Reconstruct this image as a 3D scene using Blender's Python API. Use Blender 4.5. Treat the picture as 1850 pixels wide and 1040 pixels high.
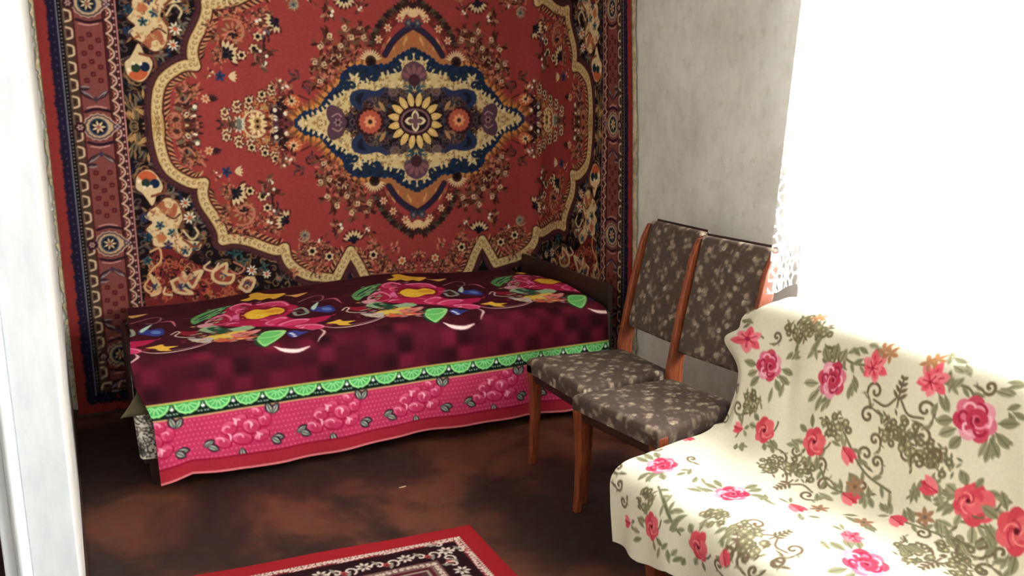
import bpy, bmesh, math, random
import numpy as np
from mathutils import Vector, Matrix, noise

S = bpy.context.scene
COL = S.collection
for _o in list(bpy.data.objects):
    bpy.data.objects.remove(_o)

# ---------------------------------------------------------------- camera
cam_data = bpy.data.cameras.new('camera')
cam = bpy.data.objects.new('camera', cam_data)
COL.objects.link(cam)
S.camera = cam
cam_data.sensor_fit = 'HORIZONTAL'
cam_data.sensor_width = 36.0
cam_data.lens = 36.0 * 1650.0 / 1850.0
cam_data.clip_start = 0.02
_yaw, _pitch = math.radians(26.3), math.atan(370 / 1650)
cam.location = (0, 0, 1.6)
cam.rotation_euler = (math.pi / 2 - _pitch, 0, -_yaw)

# ---------------------------------------------------------------- world, lamps, exposure
world = bpy.data.worlds.new('overcast_sky')
S.world = world
world.use_nodes = True
world.node_tree.nodes['Background'].inputs[0].default_value = (0.93, 0.97, 1.0, 1)
world.node_tree.nodes['Background'].inputs[1].default_value = 6.0


def area(name, loc, rot, sx, sy, power, col):
    d = bpy.data.lights.new(name, 'AREA')
    d.shape = 'RECTANGLE'
    d.size, d.size_y = sx, sy
    d.energy = power
    d.color = col
    o = bpy.data.objects.new(name, d)
    COL.objects.link(o)
    o.location = loc
    o.rotation_euler = rot
    return o


# daylight at the window behind the sofa (lamp stands outside the panes, aimed into the room)
area('window_daylight', (2.80, 1.65, 1.42), (0, math.radians(86), 0), 1.3, 1.7, 235, (1.0, 0.985, 0.95))
# added fill lamp inside the room behind the camera, no window there
area('rear_fill', (0.10, -0.95, 1.65), (math.radians(90), 0, 0), 1.1, 1.1, 13, (0.96, 0.98, 1.0))
# a second window further along the same wall, beside the photographer
area('side_window_daylight', (2.62, -0.15, 1.55), (0, math.radians(90), 0), 1.1, 1.0, 96, (0.96, 0.985, 1.0))
S.view_settings.view_transform = 'Standard'
S.view_settings.look = 'None'
S.view_settings.gamma = 1.0
S.view_settings.use_curve_mapping = False
S.view_settings.exposure = -0.08
# ---------------------------------------------------------------- measuring helpers
# The room was measured once from the photograph with a simple pinhole model; these
# turn measured points into places on real planes / cloths.
FPX = 1650.0
YAW, PITCH = math.radians(26.3), math.atan(370 / 1650)
CAM = np.array([0.0, 0.0, 1.6])
FWD = np.array([math.sin(YAW) * math.cos(PITCH), math.cos(YAW) * math.cos(PITCH), -math.sin(PITCH)])
RGT = np.array([math.cos(YAW), -math.sin(YAW), 0.0])
UPV = np.cross(RGT, FWD)


def on_plane(x, y, ax, v):
    d = FWD * FPX + RGT * (x - 925) - UPV * (y - 520)
    return CAM + (v - CAM[ax]) / d[ax] * d


def seen(P):
    q = P - CAM
    z = q @ FWD
    return 925 + FPX * (q @ RGT) / z, 520 - FPX * (q @ UPV) / z


# ---------------------------------------------------------------- textile drafting
# A small vector rasteriser: patterns are drafted as shapes in metres on the cloth and
# stored as one colour per stitch (vertex) of the cloth mesh.
def rgb(c):
    return np.array(c, float) / 255.0


def smooth(pts, n=6, closed=False):
    p = np.array(pts, float)
    if len(p) < 3:
        return p
    if closed:
        q = np.vstack([p[-1], p, p[0], p[1]])
    else:
        q = np.vstack([2 * p[0] - p[1], p, 2 * p[-1] - p[-2]])
    out = []
    for i in range(1, len(q) - 2):
        for k in range(n):
            t = k / n
            out.append(0.5 * ((2 * q[i]) + (-q[i - 1] + q[i + 1]) * t
                              + (2 * q[i - 1] - 5 * q[i] + 4 * q[i + 1] - q[i + 2]) * t * t
                              + (-q[i - 1] + 3 * q[i] - 3 * q[i + 1] + q[i + 2]) * t ** 3))
    if not closed:
        out.append(q[-2])
    return np.array(out)


class Draft:
    """canvas: column = x / d, row = y / d"""

    def __init__(s, wm, hm, d, col, mirror=False):
        s.d = d
        s.w, s.h = int(round(wm / d)) + 1, int(round(hm / d)) + 1
        s.a = np.empty((s.h, s.w, 3))
        s.a[:] = rgb(col)
        s.mirror = mirror

    def _win(s, x0, y0, x1, y1):
        i0, i1 = max(0, int(math.floor(y0)) - 1), min(s.h, int(math.ceil(y1)) + 2)
        j0, j1 = max(0, int(math.floor(x0)) - 1), min(s.w, int(math.ceil(x1)) + 2)
        if i0 >= i1 or j0 >= j1:
            return None
        Y, X = np.mgrid[i0:i1, j0:j1]
        return i0, i1, j0, j1, X.astype(float), Y.astype(float)

    def _put(s, i0, i1, j0, j1, al, col):
        al = al[..., None]
        s.a[i0:i1, j0:j1] = s.a[i0:i1, j0:j1] * (1 - al) + rgb(col) * al

    def _copies(s, p):
        yield p
        if s.mirror:
            if p[:, 0].min() < 0.02:
                yield p * [-1, 1]
            if p[:, 1].min() < 0.02:
                yield p * [1, -1]
                if p[:, 0].min() < 0.02:
                    yield p * [-1, -1]

    def poly(s, pts, col, alpha=1.0, sm=0):
        p = np.array(pts, float)
        if sm:
            p = smooth(p, sm, True)
        for q in s._copies(p):
            s._poly(q / s.d, col, alpha)

    def _poly(s, p, col, alpha):
        w = s._win(p[:, 0].min(), p[:, 1].min(), p[:, 0].max(), p[:, 1].max())
        if w is None:
            return
        i0, i1, j0, j1, X, Y = w
        ins = np.zeros(X.shape, bool)
        dm = np.full(X.shape, 1e9)
        n = len(p)
        for k in range(n):
            ax, ay = p[k]
            bx, by = p[(k + 1) % n]
            if ay != by:
                c = ((ay > Y) != (by > Y)) & (X < (bx - ax) * (Y - ay) / (by - ay) + ax)
                ins ^= c
            dx, dy = bx - ax, by - ay
            L = dx * dx + dy * dy + 1e-9
            t = np.clip(((X - ax) * dx + (Y - ay) * dy) / L, 0, 1)
            dm = np.minimum(dm, (X - ax - t * dx) ** 2 + (Y - ay - t * dy) ** 2)
        sd = np.sqrt(dm) * np.where(ins, 1, -1)
        s._put(i0, i1, j0, j1, np.clip(sd + 0.5, 0, 1) * alpha, col)

    def line(s, pts, w, col, alpha=1.0, sm=0, taper=False):
        p = np.array(pts, float)
        if sm:
            p = smooth(p, sm)
        for q in s._copies(p):
            s._line(q / s.d, w / s.d, col, alpha, taper)

    def _line(s, p, w, col, alpha, taper):
        r = w / 2 + 1
        # chunk long lines
        for c0 in range(0, len(p) - 1, 6):
            pp = p[c0:c0 + 7]
            W = s._win(pp[:, 0].min() - r, pp[:, 1].min() - r, pp[:, 0].max() + r, pp[:, 1].max() + r)
            if W is None:
                continue
            i0, i1, j0, j1, X, Y = W
            al = np.zeros(X.shape)
            for k in range(len(pp) - 1):
                ax, ay = pp[k]
                bx, by = pp[k + 1]
                dx, dy = bx - ax, by - ay
                L = dx * dx + dy * dy + 1e-9
                t = np.clip(((X - ax) * dx + (Y - ay) * dy) / L, 0, 1)
                dd = np.sqrt((X - ax - t * dx) ** 2 + (Y - ay - t * dy) ** 2)
                ww = w
                if taper:
                    g = (c0 + k + t) / (len(p) - 1)
                    ww = w * (0.25 + 0.75 * np.sin(np.pi * np.clip(g, 0, 1)))
                al = np.maximum(al, np.clip(ww / 2 - dd + 0.5, 0, 1) * np.minimum(1, ww))
            s._put(i0, i1, j0, j1, al * alpha, col)

    def ell(s, c, rx, ry, col, rot=0.0, alpha=1.0):
        n = 10 if max(rx, ry) / s.d < 4 else 18
        t = np.arange(n) * 2 * math.pi / n
        x, y = rx * np.cos(t), ry * np.sin(t)
        cr, sr = math.cos(rot), math.sin(rot)
        s.poly(np.stack([c[0] + x * cr - y * sr, c[1] + x * sr + y * cr], 1), col, alpha)

    def dot(s, c, r, col, alpha=1.0):
        s.ell(c, r, r, col, 0, alpha)

    def leaf(s, c, L, w, rot, col, vein=None, alpha=1.0):
        t = np.linspace(0, 1, 7)
        x = np.concatenate([t, t[::-1][1:-1]]) * L
        y = np.concatenate([np.sin(t * math.pi) ** .8, -np.sin(t[::-1][1:-1] * math.pi) ** .8]) * w / 2
        cr, sr = math.cos(rot), math.sin(rot)
        s.poly(np.stack([c[0] + x * cr - y * sr, c[1] + x * sr + y * cr], 1), col, alpha)
        if vein is not None:
            s.line([(c[0], c[1]), (c[0] + L * .8 * cr, c[1] + L * .8 * sr)], w * .16, vein, alpha)

    def flower(s, c, r, n, col, cen, ph=0.0, edge=None, pw=0.55, cr_=0.32):
        if edge is not None:
            s.dot(c, r * 1.12, edge)
        for k in range(n):
            a = ph + k * 2 * math.pi / n
            s.leaf((c[0] + math.cos(a) * r * .15, c[1] + math.sin(a) * r * .15), r * .85,
                   r * pw * 5 / max(n, 4), a, col)
        s.dot(c, r * cr_, cen)

    def fan(s, c, r, a0, a1, n, col, cen=None, w=0.3):
        for k in range(n):
            a = a0 + (a1 - a0) * k / (n - 1)
            s.leaf((c[0] + math.cos(a) * r * .3, c[1] + math.sin(a) * r * .3), r * .7, r * w, a, col)
        if cen is not None:
            s.dot(c, r * .38, cen)

    def curl(s, c, r, a0, turns, w, col, sg=1, alpha=1.0):
        t = np.linspace(0, 1, 14)
        a = a0 + sg * t * turns * 2 * math.pi
        rr = r * (1 - t * .85)
        s.line(np.stack([c[0] + rr * np.cos(a), c[1] + rr * np.sin(a)], 1), w, col, alpha)


def arc_walk(pts, step):
    """points every `step` along a polyline, with unit tangents"""
    p = np.array(pts, float)
    seg = np.linalg.norm(np.diff(p, axis=0), axis=1)
    s = np.concatenate([[0], np.cumsum(seg)])
    out = []
    t = step / 2
    while t < s[-1]:
        k = min(np.searchsorted(s, t) - 1, len(seg) - 1)
        f = (t - s[k]) / max(seg[k], 1e-9)
        out.append((p[k] + f * (p[k + 1] - p[k]), (p[k + 1] - p[k]) / max(seg[k], 1e-9)))
        t += step
    return out


def inside(pt, poly):
    x, y = pt
    c = False
    n = len(poly)
    for i in range(n):
        ax, ay = poly[i]
        bx, by = poly[(i + 1) % n]
        if (ay > y) != (by > y) and x < (bx - ax) * (y - ay) / (by - ay) + ax:
            c = not c
    return c


# ---------------------------------------------------------------- hanging rug pattern
RUG_C, RUG_Z = 1.757, 1.40
RUG_HW, RUG_HH = 1.785, 1.385


def draft_hanging_rug():
    rnd = random.Random(5)
    d = 0.0036
    D = Draft(RUG_HW, RUG_HH, d, (24, 15, 18), mirror=True)
    FIELD, SALM, CREAM, GOLD = (160, 54, 50), (196, 114, 84), (220, 190, 136), (184, 138, 78)
    BLACK, NAVY, BLUE, BROWN = (24, 15, 18), (20, 34, 66), (40, 68, 104), (84, 38, 30)
    PLUM, OLIVE, WHITE, ROSE, ORNG = (86, 44, 54), (112, 96, 66), (236, 222, 190), (140, 50, 50), (204, 88, 46)
    LG = (132, 128, 104)

    def Q(x, y):
        p = on_plane(x, y, 1, 4.738)
        return np.array([abs(RUG_C - p[0]), abs(RUG_Z - p[2])])

    def QL(l):
        return [Q(*p) for p in l]

    def ZA(x, y):
        return Q(180 + x / 3.715, y / 3.715)

    def ZD(x, y):
        return Q(180 + x / 3.715, 260 + y / 3.715)

    def ZB(x, y):
        return Q(500 + x / 3.715, y / 3.715)

    def ZE(x, y):
        return Q(500 + x / 3.715, 260 + y / 3.715)

    # ---- spandrel ground: fine leaf strokes and curls on black
    for k in range(1500):
        a, b = rnd.uniform(.35, 1.44), rnd.uniform(0, RUG_HH - .33)
        if a < 1.0 and b < .5:
            continue
        col = rnd.choice([OLIVE, BROWN, (120, 82, 48), (84, 72, 66), (66, 40, 52), NAVY, (148, 112, 66)])
        if rnd.random() < .5:
            D.curl((a, b), rnd.uniform(.012, .028), rnd.uniform(0, 6.28), .8, .0065, col, rnd.choice([-1, 1]))
        else:
            D.leaf((a, b), rnd.uniform(.03, .055), .012, rnd.uniform(0, 6.28), col)
    # acanthus leaf strokes down the side of the lobe
    for k, (x, y) in enumerate([(205, 790), (215, 720), (235, 800), (280, 860), (225, 880), (300, 800), (240, 950),
                                (290, 940), (210, 990), (320, 720), (300, 1010)]):
        for m in range(3):
            D.leaf(ZA(x + m * 12, y + m * 6), .05, .012, .9 + m * .35 + (k % 2) * 2.2, rnd.choice([GOLD, OLIVE, (150, 104, 60)]))
    # big reddish ground in the lower corner
    D.poly([ZD(*p) for p in [(300, 1040), (320, 900), (350, 740), (400, 700), (480, 700), (560, 760), (640, 800), (720, 830),
                             (860, 840), (930, 880), (1000, 960), (1040, 1040)]] + [(1.10, 1.04), (1.42, 1.05)], (122, 34, 34))
    corner = [(1.42, 1.05), (1.42, .75), (.9, 1.05)]
    for k in range(230):
        x, y = rnd.uniform(320, 1000), rnd.uniform(720, 1040)
        if y < 720 + (x - 320) * .25:
            continue
        D.curl(ZD(x, y), rnd.uniform(.014, .026), rnd.uniform(0, 6.28), .8, .0055,
               rnd.choice([ORNG, (176, 84, 60), BROWN, GOLD, BLACK]), rnd.choice([-1, 1]))
    # cream cartouches
    def cart(l, col=CREAM):
        p = [ZD(*q) for q in l]
        D.poly([q for q in p], BROWN, sm=4)
        c = np.mean(p, axis=0)
        D.poly([c + (q - c) * .93 for q in p], col, sm=4)
        return p
    big = [(385, 395), (440, 345), (505, 360), (545, 420), (560, 500), (525, 560), (540, 610), (600, 650), (680, 660), (700, 690),
           (640, 720), (600, 770), (540, 745), (500, 700), (440, 690), (400, 700), (350, 680), (345, 620), (300, 570), (345, 520),
           (300, 490), (320, 440)]
    cart(big)
    cart([(250, 200), (300, 165), (350, 170), (400, 220), (430, 280), (420, 320), (385, 350), (370, 400), (350, 420), (320, 380),
          (280, 330), (240, 300), (235, 250)])
    D.poly([ZD(*q) for q in [(255, 210), (300, 180), (350, 190), (385, 230), (330, 250), (280, 240)]], ORNG, sm=3)
    D.dot(ZD(310, 260), .02, (40, 58, 44))
    D.dot(ZD(370, 265), .022, NAVY)
    for x, y in [(262, 250), (345, 285), (300, 290)]:
        D.dot(ZD(x, y), .008, WHITE)
    D.poly([ZD(*q) for q in [(390, 410), (430, 380), (440, 420), (480, 430), (500, 395), (520, 440), (500, 490), (450, 480), (410, 450)]],
           (176, 92, 58), sm=3)
    D.line([ZD(450, 480), ZD(500, 500), ZD(540, 470)], .008, BROWN, sm=4)
    D.poly([ZD(*q) for q in [(380, 610), (430, 605), (450, 630), (420, 660), (390, 650)]], (196, 106, 60), sm=3)
    for x, y in [(405, 545), (485, 595), (300, 495), (325, 625), (460, 675), (575, 715), (640, 690), (320, 780), (580, 950), (835, 935)]:
        c = ZD(x, y)
        D.flower(c, .024, 5, (38, 52, 96) if (x + y) % 2 else (28, 74, 92), (28, 40, 60), rnd.random())
    # second cream shapes near the top of that zone (mirror of the ones below) – fine twigs
    for l in [[(560, 860), (600, 900), (680, 850), (660, 900), (620, 960), (560, 880)],
              [(480, 920), (540, 900), (560, 960), (620, 1000), (520, 990)],
              [(760, 860), (850, 800), (850, 870), (900, 880), (880, 930), (800, 930), (760, 900)],
              [(940, 960), (980, 900), (1040, 910), (1000, 990)], [(340, 880), (390, 930), (400, 990), (350, 1010), (380, 960)]]:
        q = [ZD(*w) for w in l]
        D.poly(q, (150, 62, 44), sm=3)
        D.line(list(q) + [q[0]], .015, (216, 182, 128), sm=4)
        m = np.mean(q, axis=0)
        D.flower(m, .020, 5, (40, 66, 100), (30, 36, 56), .4)
        for w in range(3):
            D.curl(m + [rnd.uniform(-.03, .03), rnd.uniform(-.03, .03)], .018, w * 2, .7, .007, (206, 160, 108), 1)
    for l in [[(555, 870), (540, 900), (580, 920), (600, 880)], [(630, 860), (690, 850), (670, 900)],
              [(340, 720), (400, 700), (410, 780), (360, 830), (330, 870)], [(440, 960), (430, 1000), (480, 1010)],
              [(740, 790), (700, 830), (760, 850), (800, 800)], [(560, 580), (620, 640), (660, 600), (640, 560)],
              [(330, 900), (300, 960), (350, 1000), (410, 960)], [(900, 790), (970, 830), (930, 870), (880, 850)]]:
        D.line([ZD(*q) for q in l], .010, rnd.choice([CREAM, SALM, (220, 160, 100)]), sm=5)
    for k in range(90):
        x, y = rnd.uniform(300, 690), rnd.uniform(370, 770)
        q = ZD(x, y)
        if inside(q, [tuple(ZD(*w)) for w in big]) and rnd.random() < .8:
            D.curl(q, rnd.uniform(.010, .020), rnd.uniform(0, 6.28), .5, .0055, rnd.choice([(176, 92, 58), (190, 140, 84), (150, 84, 50), (200, 160, 104)]), rnd.choice([-1, 1]))
    for l in [[(520, 380), (560, 430), (565, 500), (540, 560)], [(350, 350), (430, 330), (500, 345)], [(420, 210), (445, 280), (430, 330)], [(560, 640), (640, 690), (680, 660)]]:
        D.line([ZD(*q) for q in l], .012, (128, 66, 40), sm=5)
    # daisies on black
    for x, y, r in [(605, 495, .034), (700, 600, .02), (1020, 845, .03), (575, 395, .028), (700, 350, .012), (1200, 900, .02),
                    (1120, 870, .025), (620, 380, .014)]:
        D.flower(ZD(x, y), r, 8, WHITE if r > .02 else LG, ORNG, .2, pw=.5)
    for x, y in [(490, 330), (1100, 820), (650, 520), (720, 540), (960, 780), (900, 735), (940, 730)]:
        for m in range(4):
            D.leaf(ZD(x, y), .035, .011, m * 1.5 + x, (110, 108, 92) if y < 700 else (40, 84, 84))

    # ---- scalloped band
    band = [(285, 206), (284, 226), (288, 258), (296, 288), (309, 309), (331, 324), (350, 331), (368, 330)]
    band2 = [(368, 330), (366, 350), (372, 370), (387, 392), (398, 411), (402, 423), (403, 434)]
    band3 = [(403, 434), (422, 431), (449, 435), (476, 445), (500, 452), (514, 447)]
    band4 = [(514, 447), (519, 468), (533, 484), (556, 497), (580, 500), (606, 503)]
    band5 = [(606, 503), (618, 478), (632, 452)]
    band6 = [(632, 452), (648, 478), (666, 510), (700, 530), (752, 536)]
    cl = []
    for b in (band, band2, band3, band4, band5, band6):
        cl += list(smooth(QL(b), 6))
    cl[0] = np.array([cl[0][0], -.02])
    cl = np.array(cl)
    fieldpoly = [tuple(p) for p in cl] + [(-.03, cl[-1][1]), (-.03, -.03), (cl[0][0], -.03)]
    D.line(cl, .112, (82, 40, 44))
    for k, (p, t) in enumerate(arc_walk(cl, .016)):
        nrm = np.array([t[1], -t[0]])
        if inside(p + nrm * .03, fieldpoly):
            nrm = -nrm
        D.dot(p + nrm * .050, .005, (58, 26, 34))
    D._poly(np.array(fieldpoly) / d, FIELD, 1.0)
    # leaf fringe inside
    for k, (p, t) in enumerate(arc_walk(cl, .0135)):
        nrm = np.array([t[1], -t[0]])
        if not inside(p + nrm * .03, fieldpoly):
            nrm = -nrm
        q = p + nrm * .03
        a = math.atan2(nrm[1] * 1.0 + t[1] * .9, nrm[0] * 1.0 + t[0] * .9)
        D.leaf(q, .042, .012, a, [(62, 32, 24), (218, 128, 84), (62, 32, 24), (200, 150, 100)][k % 4])
    D.line(cl, .062, (70, 34, 26))
    D.line(cl, .048, (220, 190, 130))
    for k, (p, t) in enumerate(arc_walk(cl, .026)):
        s_ = 1 if k % 2 else -1
        D.curl(p, .013, math.atan2(t[1], t[0]) + s_ * 1.2, .75, .0045, (150, 110, 56), s_)
    for p, t in arc_walk(cl, .010):
        nrm = np.array([t[1], -t[0]])
        for sg in (-1, 1):
            D.dot(p + nrm * sg * .0215, .0032, (190, 140, 70))

    # ---- flowers in the red field, following the scallops
    def small(c, r=.015, cen=BLACK):
        r = r * 1.28
        D.dot(c, r * 1.25, (112, 36, 32))
        D.flower(c, r * 1.15, 6, CREAM, cen, rnd.random(), pw=.75, cr_=.42)

    def palm(c, r, rot=0.0, col=SALM):
        D.dot(c, r * 1.1, (150, 62, 44))
        for q in range(2):
            D.curl(c, r * (1.25 - .3 * q), rot + q, .8, r * .17, col, 1)
        for k in range(11):
            a = rot + k * 6.283 / 11
            D.leaf((c[0] + math.cos(a) * r * .4, c[1] + math.sin(a) * r * .4), r * .55, r * .2, a, col if k % 2 else (164, 128, 84))
        D.flower(c, r * .42, 5, (34, 28, 34), (34, 28, 34), rot)

    def half(c, r, rot, cen=(24, 22, 36)):
        r = r * 1.22
        D.fan(c, r * 1.12, rot - 1.3, rot + 1.3, 8, (96, 34, 30), None, .3)
        D.fan(c, r, rot - 1.15, rot + 1.15, 7, CREAM, None, .26)
        D.fan(c, r * .6, rot - 1.2, rot + 1.2, 5, cen, cen, .36)

    def bunch(c, r, n, cols, dots=WHITE):
        r, n = r * 1.25, int(n * 2.2)
        cols = list(cols) + [(58, 30, 28), (104, 60, 44)]
        for k in range(n):
            a = rnd.uniform(0, 6.28)
            q = (c[0] + math.cos(a) * r * rnd.random(), c[1] + math.sin(a) * r * rnd.random())
            D.leaf(q, r * .8, r * .32, rnd.uniform(0, 6.28), rnd.choice(cols))
        for k in range(2):
            a = rnd.uniform(0, 6.28)
            D.dot((c[0] + math.cos(a) * r * .5, c[1] + math.sin(a) * r * .5), r * .2, dots)

    SP = [BROWN, (72, 36, 28), (128, 104, 64), (206, 140, 88), (44, 24, 22)]
    # background sprigs so the garden strip reads dense
    for k, (p, t) in enumerate(arc_walk(cl, .028)):
        nrm = np.array([t[1], -t[0]])
        if not inside(p + nrm * .03, fieldpoly):
            nrm = -nrm
        for m in range(2):
            q = p + nrm * rnd.uniform(.085, .15) + t * rnd.uniform(-.02, .02)
            if q[0] > .02:
                bunch(q, .024, 4, [(196, 96, 62), BROWN, SALM, (120, 92, 56)], SALM)
    palm(ZD(970, 450), .062, 1.0)
    D.curl(ZD(985, 440), .10, -2.2, .55, .010, SALM)
    half(ZD(905, 320), .058, 2.6)
    small(ZD(1008, 315), .017)
    small(ZD(1092, 352), .018)
    small(ZD(1125, 427), .017)
    bunch(ZD(1130, 280), .04, 7, [BROWN, (96, 70, 50), (150, 110, 80)])
    bunch(ZD(1160, 330), .035, 6, [BROWN, (60, 34, 30)])
    bunch(ZD(1190, 437), .028, 6, [(40, 30, 44), (96, 88, 92)])
    half(ZD(1255, 520), .05, -.6)
    bunch(ZD(1150, 500), .035, 6, [BROWN, (206, 130, 90)])
    palm(ZD(1375, 610), .032, .5, (176, 160, 120))
    D.flower(ZD(1375, 612), .022, 6, (128, 138, 128), (60, 60, 60))
    small(ZD(1425, 718), .02)
    small(ZE(350, 752), .019)
    bunch(ZE(300, 650), .026, 6, [SALM, (60, 30, 40)])
    bunch(ZE(405, 560), .036, 8, [BROWN, SALM, (170, 130, 84)])
    half(ZE(512, 650), .05, 1.7 + 3.14)
    half(ZE(512, 650), .05, -1.5)
    bunch(ZE(595, 590), .03, 6, [BROWN, SALM])
    small(ZE(645, 742), .02)
    small(ZE(840, 782), .018, ORNG)
    for x, y in [(795, 700), (925, 745), (1000, 800), (560, 720), (610, 790), (700, 800), (760, 830), (880, 820)]:
        bunch(ZE(x, y), .026, 5, [SALM, (208, 150, 96), BROWN], SALM)
    # left lobe
    for x, y in [(710, 662)]:
        D.flower(ZA(x, y), .024, 7, CREAM, ORNG)
        for m in range(5):
            D.leaf(ZA(x + 40, y + 20), .04, .009, -.9 - m * .35 + 3.6, (54, 30, 34))
    bunch(ZA(600, 730), .045, 10, [(46, 26, 26), BROWN, (120, 104, 78), (40, 30, 44)])
    D.line([ZA(555, 765), ZA(590, 790), ZA(640, 775)], .012, WHITE, sm=4)
    D.line([ZA(560, 690), ZA(590, 670), ZA(610, 630)], .009, SALM, sm=4)
    palm(ZA(515, 880), .036, 0)
    half(ZA(560, 870), .035, 3.14, (120, 60, 40))
    bunch(ZA(640, 872), .03, 6, [BROWN, (54, 34, 30)], SALM)
    for x, y in [(480, 800), (500, 700), (560, 620), (640, 600)]:
        D.leaf(ZA(x, y), .045, .014, 2.2, SALM)
        D.leaf(ZA(x + 12, y + 12), .035, .010, 2.8, BROWN)
    # blue bud between lobes
    for m in range(4):
        D.leaf(ZD(905, 185), .045, .014, 2.4 + m * .4 + 0.2, CREAM)
    D.flower(ZD(850, 187), .028, 5, (26, 58, 108), (30, 36, 60), .4)
    bunch(ZD(795, 205), .02, 4, [GOLD, SALM])

    # ---- side pendant: cream and orange spray left of the medallion
    D.ell(ZA(1120, 850), .17, .115, (150, 60, 40))
    D.ell(ZA(1240, 850), .10, .13, (120, 46, 36))
    for k in range(150):
        a, r = rnd.uniform(0, 6.28), math.sqrt(rnd.random())
        c = ZA(1130 + 190 * r * math.cos(a), 850 + 165 * r * math.sin(a))
        D.curl(c, rnd.uniform(.012, .022), a, .7, .006, rnd.choice([SALM, CREAM, BROWN, GOLD, ORNG]), 1)
    palm(ZA(1060, 850), .055, 0, CREAM)
    D.flower(ZA(1060, 850), .05, 8, (240, 206, 140), (120, 60, 30), .1)
    D.flower(ZA(1060, 850), .022, 6, GOLD, BLACK)
    for y in (770, 930):
        D.flower(ZA(1190, y), .03, 7, (116, 110, 92), (44, 30, 44))
        for k in range(7):
            D.dot(ZA(1150 + 18 * k, y + (18 if y < 850 else -18) * math.sin(k * .7)), .007, CREAM)
    bunch(ZA(1215, 800), .045, 9, [(44, 22, 30), BROWN, (90, 44, 60)])
    bunch(ZA(1215, 900), .045, 9, [(44, 22, 30), BROWN, (90, 44, 60)])
    D.flower(ZA(1250, 852), .03, 6, (128, 50, 56), (60, 20, 30))
    D.flower(ZA(935, 850), .034, 8, (206, 196, 168), (112, 116, 100), .2, cr_=.45)
    bunch(ZA(860, 850), .028, 6, [(60, 50, 44), SALM, (84, 60, 40)])
    for x, y in [(915, 730), (995, 705), (1080, 660), (1145, 615), (935, 965), (1020, 990), (1110, 1025), (1180, 1065), (840, 780),
                 (850, 920)]:
        small(ZA(x, y), .016, (110, 50, 30) if x < 1000 else BLACK)
        bunch(ZA(x + 22, y + 12), .013, 3, [BROWN, OLIVE])
    for y in (682, 975):
        D.dot(ZA(1300, y), .034, ORNG)
        D.flower(ZA(1300, y), .03, 8, CREAM, BLACK, 0, cr_=.28)
    bunch(ZA(1240, 600), .03, 8, [(150, 110, 60), SALM, BROWN])
    bunch(ZA(1240, 1085), .03, 8, [(150, 110, 60), SALM, BROWN])
    for x, y in [(1310, 500), (1390, 570)]:
        bunch(ZA(x, y), .026, 5, [(62, 52, 66), (96, 52, 52)], (96, 52, 52))
    D.line([ZA(1330, 640), ZA(1400, 670)], .008, BROWN)

    # ---- medallion
    navy = [(531, 213), (532, 227), (548, 241), (575, 246), (590, 264), (607, 281), (618, 287), (623, 305), (640, 318), (655, 319),
            (672, 316), (690, 320), (706, 319), (718, 328), (732, 337), (746, 343), (758, 346)]
    nv = list(smooth(QL(navy), 4))
    # outward gold flame
    nva = np.array(nv)
    for off, col, wd in ((.052, (178, 96, 46), .05), (.03, (214, 134, 60), .03)):
        for k, (p, t) in enumerate(arc_walk(nva, .012)):
            nrm = np.array([t[1], -t[0]])
            if nrm @ (p / [.65, .4]) < 0:
                nrm = -nrm
            D.leaf(p - nrm * .005, off * (1.0 + .25 * (k % 2)), .014, math.atan2(nrm[1], nrm[0]), col if k % 3 else (120, 76, 40))
    # pendant below
    pend = [(702, 336), (716, 356), (734, 372), (752, 382), (762, 384)]
    pd = smooth(QL(pend), 5)
    D.poly(list(pd) + [(-.02, pd[-1][1]), (-.02, .3), (.25, .3)], (176, 104, 56))
    for k in range(40):
        a = rnd.uniform(0, .2)
        b = rnd.uniform(.36, .36 + .13 * (1 - a / .24))
        D.leaf((a, b), .03, .010, 1.57 + a * 2, rnd.choice([(214, 150, 80), (190, 92, 50), (140, 110, 60)]))
    D.line(pd, .034, (54, 32, 52))
    D.line(pd + [0, .004], .010, (34, 40, 70))
    arch = [(686, 348), (698, 372), (716, 393), (738, 408), (760, 416)]
    ar = smooth(QL(arch), 5)
    D.line(ar - [0, .012], .052, (110, 36, 34))
    for k, (p, t) in enumerate(arc_walk(ar, .022)):
        nrm = np.array([t[1], -t[0]])
        if nrm[1] < 0:
            nrm = -nrm
        for m in range(3):
            D.leaf(p + nrm * .01, .045, .014, math.atan2(nrm[1], nrm[0]) + (m - 1) * .5, [(52, 34, 28), (84, 70, 50), (44, 26, 30)][(k + m) % 3])
        D.leaf(p - nrm * .02, .03, .010, k, (150, 60, 44))
    for x, y in [(715, 380), (780, 450), (862, 505)]:
        D.flower(ZE(x, y), .024, 6, (226, 196, 146), ORNG, 1)
    D.fan(ZE(972, 500), .062, .35, 2.79, 9, (228, 190, 130), None, .22)
    D.flower(ZE(972, 470), .03, 6, (60, 66, 78), (120, 120, 110))
    D.fan(ZE(975, 555), .05, .4, 2.74, 7, (52, 34, 30), None, .25)
    # brown bouquet lower-left of the medallion
    for k in range(260):
        t = rnd.random()
        c = Q(580 + t * 84 + rnd.uniform(-14, 14), 300 + t * 66 + rnd.uniform(-24, 24))
        D.leaf(c, .032, .012, rnd.uniform(0, 6.28), rnd.choice([BROWN, (66, 28, 24), (150, 70, 50), (128, 96, 60), SALM]))
    for x, y in [(290, 250), (335, 350), (400, 415), (500, 460), (610, 440), (410, 265), (450, 290), (310, 130), (350, 240),
                 (540, 400), (470, 350), (620, 400)]:
        D.flower(ZE(x, y), .017, 4, (226, 196, 150), BROWN, rnd.random(), pw=.8)
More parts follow.
